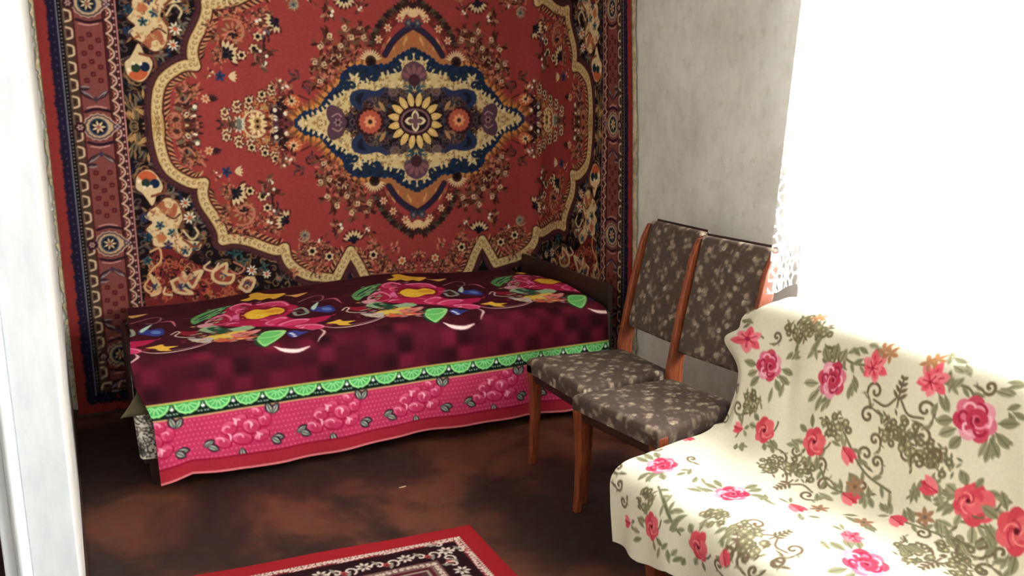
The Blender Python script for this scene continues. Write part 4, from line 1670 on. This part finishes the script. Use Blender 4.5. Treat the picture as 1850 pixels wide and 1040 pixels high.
# long edge runs back along -x turned 4.7 degrees, short edge runs towards the camera
Px = 1.237 + ux * ca + 0 * gy
Py = 2.852 + ux * sa - gy * .0042
Pz = .009 + .002 * np.sin(Px * 11) * np.sin(Py * 9)
edge = np.minimum(gx, gy) < 1
Pz = np.where(edge, .001, Pz)
fr = grid_obj('floor_rug', np.stack([Px, Py, Pz], -1), sample(fa, gx.astype(float) * 1.0, np.minimum(gy, 189).astype(float)), 'pile')
tag(fr, 'small crimson-edged rug with a whitish scroll pattern lying on the floor', 'rug')

# a bit of straw on the floor
o = loft('straw_bit', [[(-.014, -.0015, .0005), (-.014, .0015, .0005), (-.014, 0, .003)], [(0, -.002, .0005), (0, .002, .0005), (0, 0, .004)],
                       [(.016, .001, .0005), (.016, .004, .0005), (.016, .0025, .003)]], 'straw')
q = on_plane(727, 880, 2, 0)
o.location = (q[0], q[1], 0)
tag(o, 'tiny pale scrap of straw on the bare brown floor before the bed', 'scrap')


# ---------------------------------------------------------------- chairs
def draft_upholstery(w, h, seed):
    r = random.Random(seed)
    D = Draft(w, h, .0045, (82, 68, 60))
    g = np.random.RandomState(seed)
    inks = [(178, 162, 138), (198, 184, 160), (150, 134, 114), (128, 112, 98)]
    step = .112
    row = 0
    y = r.uniform(0, .03)
    while y < h + .05:
        x = (row % 2) * step / 2 + r.uniform(-.01, .01)
        while x < w + .05:
            for k in range(9):
                a, rr = r.uniform(0, 6.28), .029 * math.sqrt(r.random())
                c = (x + rr * math.cos(a), y + rr * 1.2 * math.sin(a))
                if k < 5:
                    D.flower(c, r.uniform(.008, .012), 5, r.choice(inks), (96, 80, 68), r.random(), pw=.8, cr_=.25)
                else:
                    D.leaf(c, .02, .008, r.uniform(0, 6.28), r.choice(inks[2:]))
            D.line([(x, y), (x + r.uniform(-.01, .01), y + .045)], .0045, inks[3])
            D.dot((x + .03, y + .05), .004, inks[2])
            D.dot((x - .035, y + .03), .0035, inks[3])
            x += step
        y += step * .62
        row += 1
    D.a = np.clip(D.a * (1 + g.normal(0, .05, D.a.shape[:2]))[..., None], 0, 1)
    return D.a


def cushion(name, parent, corners, thick, bulge, seed, flipn=False, nx=84, ny=90, down=None):
    """upholstered pad: corners (4 points, ccw seen from the face), face normal from them; sides wrap back by `thick`"""
    c = [np.array(q, float) for q in corners]
    nrm = np.cross(c[1] - c[0], c[3] - c[0])
    nrm /= np.linalg.norm(nrm)
    wdt, hgt = np.linalg.norm(c[1] - c[0]), np.linalg.norm(c[3] - c[0])
    art = draft_upholstery(wdt + 2 * thick + .02, hgt + 2 * thick + .02, seed)
    eu, ev = thick / wdt, thick / hgt
    U = np.linspace(-eu, 1 + eu, nx)
    V = np.linspace(-ev, 1 + ev, ny)
    P = np.zeros((ny, nx, 3))
    rad = .012
    for i, v in enumerate(V):
        for j, u in enumerate(U):
            uc, vc = min(max(u, 0), 1), min(max(v, 0), 1)
            base = (c[0] * (1 - uc) + c[1] * uc) * (1 - vc) + (c[3] * (1 - uc) + c[2] * uc) * vc
            out = max(max(-u, u - 1, 0) * wdt, max(-v, v - 1, 0) * hgt)
            b = bulge * (max(0, 1 - (2 * uc - 1) ** 4) * max(0, 1 - (2 * vc - 1) ** 4)) ** .6
            e = min(uc, 1 - uc) * wdt, min(vc, 1 - vc) * hgt
            m = min(e)
            rnd_ = -rad * (1 - min(1, m / rad)) ** 2 if m < rad else 0
            P[i, j] = base + nrm * (b + rnd_ - out)
    x = (np.linspace(0, 1, nx)[None] * np.ones((ny, 1))) * (wdt + 2 * thick) / .0045
    y = (np.linspace(0, 1, ny)[:, None] * np.ones((1, nx))) * (hgt + 2 * thick) / .0045
    o = grid_obj(name, P, sample(art, x, y), 'upholstery', parent)
    return o


def make_chair(name, label, loc, rotz, seed, group):
    t = thing(name, label, 'chair', loc, rotz, group)
    # local: x sideways, y forward, seat height 0.48
    fw, bw, fy, by, sh = .235, .172, .225, -.215, .470
    cushion('seat', t, [(-fw, fy, sh), (-bw, by, sh), (bw, by, sh), (fw, fy, sh)], .045, .012, seed)
    # under-seat apron
    ring = lambda k, z: [(-fw * k, fy * k, z), (-bw * k, by * k, z), (bw * k, by * k, z), (fw * k, fy * k, z)]
    loft('seat_frame', [ring(.94, .375), ring(.965, .424), ring(.965, .455)], 'wood_dark', t)
    # front legs, slightly sabre shaped
    for s_ in (-1, 1):
        rings = []
        for z, w, dx, dy in ((0, .013, .004, .010), (.10, .016, .0, .002), (.22, .019, -.002, -.004), (.33, .022, -.002, -.004), (.40, .024, 0, 0), (.450, .024, 0, 0)):
            cx, cy = s_ * (fw - .024 + dx), fy - .024 + dy
            rings.append([(cx - w, cy - w, z), (cx + w, cy - w, z), (cx + w, cy + w, z), (cx - w, cy + w, z)])
        loft('leg', rings, 'varnish', t, bevel=.005)
    # back posts run to the floor as rear legs
    for s_ in (-1, 1):
        rings = []
        for z, y, hw in ((0, -.31, .016), (.20, -.258, .022), (.40, -.232, .030), (.50, -.230, .034), (.75, -.284, .036), (.95, -.334, .032), (1.012, -.354, .018)):
            cx = s_ * (bw + .012)
            rings.append([(cx - .011, y - hw, z), (cx + .011, y - hw, z), (cx + .011, y + hw, z), (cx - .011, y + hw, z)])
        p = loft('back_post', rings, 'varnish', t, bevel=.004)
        for z, y in ((.94, -.332), (.62, -.258)):
            cc = s_ * (bw + .012 + .011)
            rr = [[(cc + s_ * h, y + .006 * k * math.cos(a), z + .006 * k * math.sin(a)) for a in np.linspace(0, 6.283, 11)[:-1]] for h, k in ((-.001, 1), (.0015, 1), (.003, .5))]
            loft('screw', rr, 'screw', p)
    # padded back
    zt, zb = 1.030, .575
    yt, yb = -.352, -.242
    cushion('backrest', t, [(bw, yb + .012, zb), (-bw, yb + .012, zb), (-bw, yt + .012, zt), (bw, yt + .012, zt)], .042, .006, seed + 1, ny=100)
    pn = obj('backrest_panel', [(-bw, yb - .028, zb), (bw, yb - .028, zb), (bw, yt - .028, zt), (-bw, yt - .028, zt)], [(0, 1, 2, 3)], 'wood_dark', t)
    md = pn.modifiers.new('thickness', 'SOLIDIFY')
    md.thickness = .006
    return t


make_chair('dining_chair', 'brown upholstered chair standing next to the bed', (1.915, 3.045, 0), math.radians(90), 21, 'brown upholstered chairs with their backs to the window wall')
make_chair('dining_chair.001', 'brown upholstered chair standing next to the sofa', (1.885, 2.590, 0), math.radians(97), 33, 'brown upholstered chairs with their backs to the window wall')

# ---------------------------------------------------------------- sofa
sofa = thing('sofa', 'low sofa under the window, hidden by its rose-printed throw', 'sofa', (1.9, 1.5, 0))


def sb(name, x0, x1, y0, y1, z0, z1, m, bevel=.01):
    return box(name, x0 - 1.9, x1 - 1.9, y0 - 1.5, y1 - 1.5, z0, z1, m, sofa, bevel)


sb('seat_base', 1.53, 2.30, .66, 2.24, .14, .27, 'sofa_cloth')
sb('seat_cushion', 1.50, 2.04, .66, 2.25, .275, .405, 'sofa_cloth', .03)
v, f = [], []
for y in (.66, 2.37):
    v += [(2.05 - 1.9, y - 1.5, .28), (2.14 - 1.9, y - 1.5, .79), (2.18 - 1.9, y - 1.5, .835), (2.27 - 1.9, y - 1.5, .835), (2.33 - 1.9, y - 1.5, .79), (2.33 - 1.9, y - 1.5, .28)]
f = [(i, (i + 1) % 6, 6 + (i + 1) % 6, 6 + i) for i in range(6)] + [(5, 4, 3, 2, 1, 0), (6, 7, 8, 9, 10, 11)]
obj('sofa_back', v, f, 'sofa_cloth', sofa)
for x, y in ((1.58, 2.16), (2.22, 2.16), (1.58, .74), (2.22, .74)):
    rings = []
    for z, w in ((0, .016), (.145, .032)):
        rings.append([(x - 1.9 + a * w, y - 1.5 + b * w, z) for a, b in ((-1, -1), (1, -1), (1, 1), (-1, 1))])
    loft('leg', rings, 'varnish', sofa)

PROF = smooth([(2.375, .52), (2.378, .66), (2.365, .79), (2.30, .862), (2.20, .872), (2.130, .838), (2.100, .74), (2.066, .62), (2.020, .50), (1.965, .435),
               (1.88, .420), (1.75, .425), (1.60, .432), (1.515, .424), (1.470, .388), (1.458, .32), (1.452, .25), (1.448, .19)], 8)
_pl = np.concatenate([[0], np.cumsum(np.linalg.norm(np.diff(PROF, axis=0), axis=1))])
VLEN = _pl[-1]


def v_of(x, z):
    return _pl[np.argmin((PROF[:, 0] - x) ** 2 + (PROF[:, 1] - z) ** 2)]


V_TOP, V_CREASE, V_EDGE = v_of(2.13, .838), v_of(1.965, .435), v_of(1.47, .388)
YFAR = [(0, 2.37), (V_TOP - .09, 2.385), (V_TOP, 2.425), (v_of(2.100, .74), 2.43), (v_of(2.066, .62), 2.42), (v_of(2.02, .5), 2.40), (V_CREASE, 2.375),
        (v_of(1.88, .42), 2.345), (v_of(1.6, .432), 2.275), (V_EDGE, 2.262), (VLEN, 2.225)]


def throw_grid(ys_off, nv):
    """ys_off: distances along the throw from its far edge"""
    V = np.linspace(0, VLEN, nv)[:, None] * np.ones((1, len(ys_off)))
    U = ys_off[None, :] * np.ones((nv, 1))
    X = np.interp(V, _pl, PROF[:, 0])
    Z = np.interp(V, _pl, PROF[:, 1])
    yf = interp(V, YFAR)
    yn = .62
    Y = yf + (yn - yf) * (U / 1.80)
    Y = Y + np.exp(-(U / .05) ** 2) * (.105 * np.exp(-((V - v_of(2.085, .69)) / .06) ** 2) + .045 * np.exp(-((V - v_of(2.12, .82)) / .06) ** 2))
    # normal of the profile
    tx = np.gradient(np.interp(V[:, 0], _pl, PROF[:, 0]))
    tz = np.gradient(np.interp(V[:, 0], _pl, PROF[:, 1]))
    L_ = np.hypot(tx, tz)
    nx_, nz_ = (tz / L_)[:, None], (-tx / L_)[:, None]
    # soft creases
    w = np.zeros_like(X)
    w += .010 * np.exp(-((V - V_CREASE) / .12) ** 2) * np.sin(U * 13 + V * 6)
    w += .006 * np.sin(U * 8 + V * 9) + .004 * np.sin(U * 19 - V * 13)
    w += .012 * np.exp(-(((U - .22 - (V - V_TOP) * .25) / .035) ** 2)) * np.exp(-((V - V_TOP - .22) / .16) ** 2)
    w += .014 * np.exp(-(((U - .45 + (V - V_TOP) * .3) / .05) ** 2)) * np.exp(-((V - V_TOP - .18) / .14) ** 2)
    w -= .010 * np.exp(-(((U - .05) / .03) ** 2)) * np.exp(-((V - V_TOP - .25) / .2) ** 2)
    w += .012 * np.exp(-((U - .95 - (V - V_TOP) * .4) / .06) ** 2) * np.exp(-((V - V_TOP - .2) / .18) ** 2)
    drop = np.clip((V - V_EDGE) / (VLEN - V_EDGE), 0, 1)
    w += drop * (.016 * np.sin(U * 15 + .6) + .008 * np.sin(U * 31))
    w -= .004
    X = X + nx_ * w * -1
    Z = Z + nz_ * w * -1 * np.where(V < V_TOP - .25, -1, 1)
    # hem line
    Z = Z + drop * interp(U, [(0, .0), (.2, .02), (.36, .065), (.6, .05), (1.8, .03)])
    # far edge of the backrest turns away from us
    e = np.exp(-(U / .045) ** 2)
    X = X + .035 * e * ((V > V_TOP - .05) & (V < V_CREASE))
    e2 = np.exp(-(U / .05) ** 2) * np.exp(-((V - V_TOP + .02) / .12) ** 2)
    Z = Z - .05 * e2
    return np.stack([X, Y, Z], -1), U, V


def draft_throw(P, U, V):
    r = random.Random(17)
    d = .0027
    D = Draft(1.8, VLEN, d, (226, 220, 198))
    vis = V > V_TOP - .16
    cm = ClothMap(P, U, V, vis)
    G1, G2, G3, BRN = (142, 140, 110), (162, 158, 128), (112, 110, 82), (112, 96, 74)

    def lv(c, L, w, a):
        D.leaf(c, L, w, a, r.choice([G1, G2, G1]), G3)

    def leaves(c, rad, angs, L=.045, w=.022):
        for a in angs:
            lv((c[0] + rad * math.cos(a), c[1] + rad * math.sin(a)), L * r.uniform(.85, 1.15), w, a + r.uniform(-.25, .25))

    def rose_pink(c, s=1.0, a0=0.0):
        R_ = .052 * s
        D.line([(c[0] + R_ * math.cos(a0 + .3), c[1] + R_ * math.sin(a0 + .3)), (c[0] + R_ * 1.9 * math.cos(a0 + .1), c[1] + R_ * 1.9 * math.sin(a0 + .1))], .005, G1)
        leaves(c, R_ * 1.05, [a0 + q for q in (-.25, .15, .5)], .05 * s, .024 * s)
        leaves(c, R_ * 1.0, [a0 + q for q in (1.9, 2.3, 2.7)], .048 * s, .026 * s)
        for k in range(7):
            a = a0 + k * .9
            D.ell((c[0] + R_ * .48 * math.cos(a), c[1] + R_ * .48 * math.sin(a)), R_ * .56, R_ * .46, [(220, 116, 142), (204, 74, 98), (232, 156, 176), (196, 62, 88)][k % 4], a)
        for k in range(6):
            a = a0 + k * 1.05
            D.curl((c[0] + R_ * .42 * math.cos(a), c[1] + R_ * .42 * math.sin(a)), R_ * .42, a - 1.2, .45, .006 * s, [(248, 190, 206), (168, 30, 66)][k % 2], 1)
        D.dot((c[0] + R_ * .1, c[1]), R_ * .50, (192, 56, 82))
        for q in range(3):
            D.curl((c[0] + R_ * .1, c[1]), R_ * (.46 - .13 * q), a0 + q * 1.7, .62, .0055 * s, [(240, 150, 172), (150, 22, 56), (226, 110, 140)][q], 1)
        D.dot((c[0] + R_ * .12, c[1]), R_ * .12, (130, 20, 46))

    def rose_coral(c, s=1.0, a0=0.0, ex=1.0):
        R_ = .047 * s
        leaves(c, R_ * .95, [a0 + q for q in (.4, 1.0, 3.0, 3.6)], .040 * s, .022 * s)
        D.curl(c, R_ * 1.35, a0 - .9, .22, .006, BRN, 1)
        for k in range(6):
            a = a0 + k * 1.047
            D.ell((c[0] + R_ * .42 * math.cos(a), c[1] + R_ * .42 * math.sin(a)), R_ * .60, R_ * .5, [(218, 84, 96), (208, 70, 86), (226, 102, 110)][k % 3], a)
        for k in range(5):
            a = a0 + k * 1.25
            D.curl(c, R_ * (.78 - .1 * k), a, .35, .0045, [(238, 146, 146), (186, 52, 70)][k % 2], 1)
        D.dot(c, R_ * .16, (120, 24, 40))
        D.dot(c, R_ * .07, (70, 20, 30))

    def bud(c, s=1.0, a=0.0):
        L = .052 * s
        for q in (-.35, 0, .35):
            D.leaf((c[0] - L * .4 * math.cos(a), c[1] - L * .4 * math.sin(a)), L * 1.1, L * .5, a + q, [(220, 82, 98), (208, 68, 84), (232, 124, 132)][int((q + .35) / .35)])
        D.line([(c[0] - L * .35 * math.cos(a), c[1] - L * .35 * math.sin(a)), (c[0] + L * .5 * math.cos(a), c[1] + L * .5 * math.sin(a))], .004, (170, 34, 54))
        leaves((c[0] - L * .4 * math.cos(a), c[1] - L * .4 * math.sin(a)), .006, [a + 2.6, a + 3.7], .034 * s, .014)

    def lily(c, s=1.0, a0=0.0):
        for k in range(6):
            a = a0 + k * 1.047
            D.leaf(c, .052 * s, .030 * s, a, [(232, 96, 112), (240, 134, 146)][k % 2])
            D.line([c, (c[0] + .03 * s * math.cos(a), c[1] + .03 * s * math.sin(a))], .004, (190, 40, 66))
        D.dot(c, .008 * s, (170, 30, 56))

    def scroll(c, rad, a0, sg, w=.0085):
        D.curl(c, rad, a0, 1.05, w, BRN, sg)
        x, y = c[0] + rad * math.cos(a0), c[1] + rad * math.sin(a0)
        tx, ty = math.sin(a0) * sg, -math.cos(a0) * sg
        D.line([(x, y), (x + tx * rad * .9 + .2 * rad, y + ty * rad * .9), (x + tx * rad * 2.0, y + ty * rad * 1.4)], w, BRN, sm=4, taper=True)
        for q in range(3):
            lv((x + tx * rad * .6 * q, y + ty * rad * .6 * q), rad * .7, rad * .24, a0 + q)

    def tuft(c, rad, n=34, sy=.8):
        for k in range(n):
            a, rr = r.uniform(0, 6.28), rad * math.sqrt(r.random())
            q = (c[0] + rr * math.cos(a), c[1] + rr * sy * math.sin(a))
            if k % 3 == 0:
                D.flower(q, .011, 5, r.choice([(150, 142, 108), (118, 112, 84)]), (214, 206, 170), r.random(), edge=(104, 98, 74), pw=.8)
            else:
                D.leaf(q, .022, .0075, r.uniform(0, 6.28), r.choice([BRN, G3, (136, 128, 98)]))

    def ornament(c, s=1.0, flip=1):
        for sg in (-1, 1):
            scroll((c[0] + sg * .085 * s, c[1] - .02 * s * flip), .030 * s, 1.57 - sg * 1.2, -sg * flip)
            scroll((c[0] + sg * .095 * s, c[1] + .055 * s * flip), .026 * s, -1.3, sg * flip)
            scroll((c[0] + sg * .055 * s, c[1] + .115 * s * flip), .022 * s, .3, sg * flip)
            D.line([(c[0] + sg * .01, c[1] - .02 * flip), (c[0] + sg * .04 * s, c[1] + .01 * s * flip), (c[0] + sg * .085 * s, c[1] + .005 * s * flip)], .007, BRN, sm=5)
        tuft((c[0], c[1] + .062 * s * flip), .052 * s, int(48 * s), .85)
        D.line([c, (c[0], c[1] - .085 * s * flip)], .006, BRN)
        for q in range(4):
            for sg in (-1, 1):
                D.leaf((c[0], c[1] - (.02 + .02 * q) * s * flip), .034 * s * (1 - q * .17), .011, -flip * (1.57 - sg * .75), BRN)

    def twig(c, n, a0, L=.05):
        for k in range(n):
            lv((c[0] + r.uniform(-.02, .02), c[1] + r.uniform(-.02, .02)), L * r.uniform(.7, 1.1), L * .36, a0 + r.uniform(-.7, .7))

    # background sprays everywhere the cloth is not photographed closely
    for u in np.arange(1.3, 1.8, .26):
        for v in np.arange(.05, VLEN, .27):
            r.choice([rose_pink, rose_coral])((u + r.uniform(-.03, .03), v), 1, r.uniform(0, 6))
            ornament((u + .13, v + .13), .8)
    for u in np.arange(.1, 1.3, .28):
        for v in np.arange(.04, V_TOP - .16, .2):
            r.choice([rose_pink, rose_coral, lily])((u, v), 1, r.uniform(0, 6))

    # ornaments
    ornament(cm(1622, 735), 1.0)
    tuft(cm(1652, 800), .06, 40)
    ornament(cm(1432, 868), .95, -1)
    tuft(cm(1400, 842), .06, 44, .9)
    ornament(cm(1390, 975), .9)
    tuft(cm(1345, 960), .05, 40)
    ornament(cm(1700, 1010), .95, -1)
    tuft(cm(1650, 1000), .06, 46)
    tuft(cm(1740, 1035), .06, 46)
    tuft(cm(1165, 905), .045, 40)
    tuft(cm(1290, 935), .045, 40)
    tuft(cm(1700, 830), .05, 44)
    tuft(cm(1510, 765), .05, 40)
    tuft(cm(1360, 725), .045, 40)
    tuft(cm(1475, 590), .07, 60, .6)
    tuft(cm(1440, 600), .05, 40, .6)
    tuft(cm(1500, 640), .03, 20)
    for x, y, rad, a, sg in [(1335, 735, .026, 1, 1), (1312, 755, .022, 2, -1), (1335, 700, .022, 0, 1), (1118, 845, .022, 1, 1), (1120, 875, .02, 2, -1), (1128, 905, .02, 0, 1),
                             (1320, 985, .026, 1, -1), (1345, 1010, .022, 2, 1), (1565, 820, .026, 2, 1), (1585, 835, .02, 0, -1), (1660, 835, .026, 3, 1), (1690, 820, .022, 1, -1),
                             (1410, 1015, .02, 1, 1), (1300, 1020, .02, 2, 1), (1560, 880, .022, 1, 1), (1250, 830, .02, 1, 1), (1180, 770 + 40, .016, 0, 1), (1405, 608, .02, 1, -1),
                             (1525, 645, .022, 2, 1), (1790, 700, .02, 2, -1), (1780, 985, .03, 1, -1), (1810, 1000, .026, 0, 1)]:
        scroll(cm(x, y), rad, a, sg)
    # stems
    for pts in [[(1380, 610), (1370, 605), (1350, 610)], [(1520, 640), (1540, 655), (1565, 660)], [(1708, 692), (1750, 700), (1765, 725)],
                [(1525, 780), (1560, 850), (1610, 890)], [(1730, 940), (1790, 960), (1800, 1010)], [(1190, 880), (1230, 965), (1200, 900)],
                [(1620, 940), (1680, 960), (1760, 990)], [(1480, 840), (1500, 880), (1560, 900)], [(1640, 900), (1680, 880), (1740, 900)],
                [(1330, 790), (1340, 770), (1345, 740)]]:
        q = [cm(*p) for p in pts]
        D.line(q, .007, G3, sm=6)
        for p, t in arc_walk(smooth(q, 6), .035):
            lv(p, .038, .014, math.atan2(t[1], t[0]) + r.choice([-.8, .8]))
    # leaf bursts
    for x, y, n, a in [(1560, 640, 4, 3.0), (1590, 640, 3, 3.3), (1360, 560, 4, .2), (1355, 580, 3, 3), (1430, 650, 4, -.8), (1470, 640, 4, -1.4), (1500, 720, 4, 2), (1545, 690, 5, 1.4),
                       (1405, 700, 3, 1.2), (1720, 640, 3, .4), (1730, 665, 3, .3), (1700, 720, 3, 1.3), (1720, 700, 4, -1), (1815, 700, 4, -.6), (1820, 735, 3, .1), (1795, 790, 4, .9),
                       (1780, 800, 3, 1.4), (1490, 800, 3, 2), (1540, 870, 5, .6), (1570, 890, 5, .7), (1600, 905, 4, .7), (1650, 905, 6, -2.2), (1690, 895, 6, -2.3), (1720, 900, 5, 2.6),
                       (1640, 930, 5, .2), (1700, 950, 4, .4), (1790, 900, 4, .2), (1800, 960, 3, 1.4), (1240, 850, 3, 1.6), (1260, 860, 3, .5), (1195, 855, 3, 1.8), (1270, 890, 4, 3.1),
                       (1380, 900, 4, 0), (1235, 930, 4, 2.4), (1200, 985, 4, 1.6), (1160, 960, 3, 2.8), (1230, 1000, 3, 2.2), (1300, 965, 3, -1), (1340, 800, 5, .3), (1390, 800, 4, .1),
                       (1430, 800, 4, .3), (1480, 900, 4, .3), (1520, 935, 4, -.3), (1560, 950, 4, .2), (1450, 930, 3, .1), (1500, 990, 3, 3.0), (1640, 985, 4, .2), (1830, 1010, 4, 1.8)]:
        twig(cm(x, y), n, a)
    # flowers
    lily(cm(1352, 612), 1.0, .4)
    lily(cm(1582, 662), 1.0, .2)
    lily(cm(1578, 665), .7, .9)
    lily(cm(1688, 686), 1.0, .6)
    lily(cm(1682, 690), .7, 0)
    rose_pink(cm(1390, 660), 1.02, .2)
    rose_pink(cm(1504, 686), 1.12, 2.2)
    rose_pink(cm(1762, 757), 1.18, .1)
    rose_pink(cm(1196, 842), 1.05, .9)
    rose_pink(cm(1322, 893), 1.1, 2.8)
    rose_pink(cm(1562, 1018), 1.2, 1.1)
    rose_coral(cm(1382, 778), 1.0, .1)
    bud(cm(1337, 774), .8, 3.0)
    rose_coral(cm(1472, 798), 1.0, .6)
    bud(cm(1530, 818), 1.0, .6)
    rose_coral(cm(1179, 951), 1.0, .2)
    bud(cm(1137, 943), .8, 3.0)
    rose_coral(cm(1263, 988), 1.0, .8)
    bud(cm(1309, 1005), .85, .9)
    rose_coral(cm(1762, 912), 1.2, .3)
    rose_coral(cm(1750, 905), .9, 1.3)
    bud(cm(1684, 882), 1.1, 3.3)
    rose_coral(cm(1838, 960), 1.25, .3)
    bud(cm(1436, 917), 1.2, .2)
    bud(cm(1532, 899), 1.1, .1)
    bud(cm(1618, 940), 1.1, .3)
    bud(cm(1532, 968), 1.1, .3)
    lily(cm(1540, 970), .7, .3)
    bud(cm(1240, 792), 1.0, .2)
    for x, y in [(1545, 880), (1480, 920), (1560, 945), (1672, 935)]:
        c = cm(x, y)
        for k in range(6):
            D.leaf(c, .034, .015, k * 1.05, (160, 120, 92))
        D.dot(c, .006, BRN)
    for x, y in [(1610, 640), (1600, 632), (1680, 655), (1695, 650), (1480, 575)]:
        c = cm(x, y)
        for k in range(5):
            D.leaf(c, .028, .012, k * 1.3, (176, 124, 84))
    g = np.random.RandomState(6)
    nz = g.normal(0, 1, D.a.shape[:2])
    D.a = np.clip(D.a * (1 + nz * .015)[..., None], 0, 1)
    return D.a, d


uo = np.concatenate([np.arange(0, 1.30, .0029), np.arange(1.30, 1.805, .012)])
Pt, Ut, Vt = throw_grid(uo, 540)
ta, td = draft_throw(Pt, Ut, Vt)
tw = grid_obj('sofa_throw', Pt, sample(ta, Ut / td, Vt / td), 'cotton', thick=.003)
tag(tw, 'cream throw printed with pink roses and grey scrolls spread over the sofa', 'throw')

# ---------------------------------------------------------------- lace curtain
ncu, nzu = 170, 70
P = np.zeros((nzu, ncu, 3))
for i in range(nzu):
    for j in range(ncu):
        t = j / (ncu - 1)
        zb = .882 - .26 * np.clip((t - .085) / .03, 0, 1)
        z = 2.52 - (2.52 - zb) * i / (nzu - 1)
        k = np.clip((2.3 - z) / 1.4, 0, 1)
        # the far corner of the curtain has been pulled forward on to the sofa back
        x = 2.440 - .272 * k ** 1.5 * math.exp(-(t / .065) ** 2) + .004 * k
        yl = (2.560 + .088 * (1.885 - z) / 1.05) * x / 2.4
        y = yl - t * (yl - .70)
        x += (.014 * math.sin(t * 62 + .6) + .008 * math.sin(t * 23)) * min(1, .3 + 4 * t)
        P[i, j] = (x, y, z)
cu = grid_obj('curtain', P, None, 'lace')
tag(cu, 'white lace curtain hanging across the window behind the sofa', 'curtain')
rings = [[(2.440 + .010 * math.cos(a), y, 2.545 + .010 * math.sin(a)) for a in np.linspace(0, 6.283, 13)[:-1]] for y in (.62, 2.68)]
cr = loft('curtain_rod', rings, 'wood_dark')
tag(cr, 'curtain rod above the window carrying the lace curtain', 'rod')
for y in (.66, 2.64):
    box('bracket', 2.44, 2.50, y - .01, y + .01, 2.535, 2.555, 'wood_dark', cr)
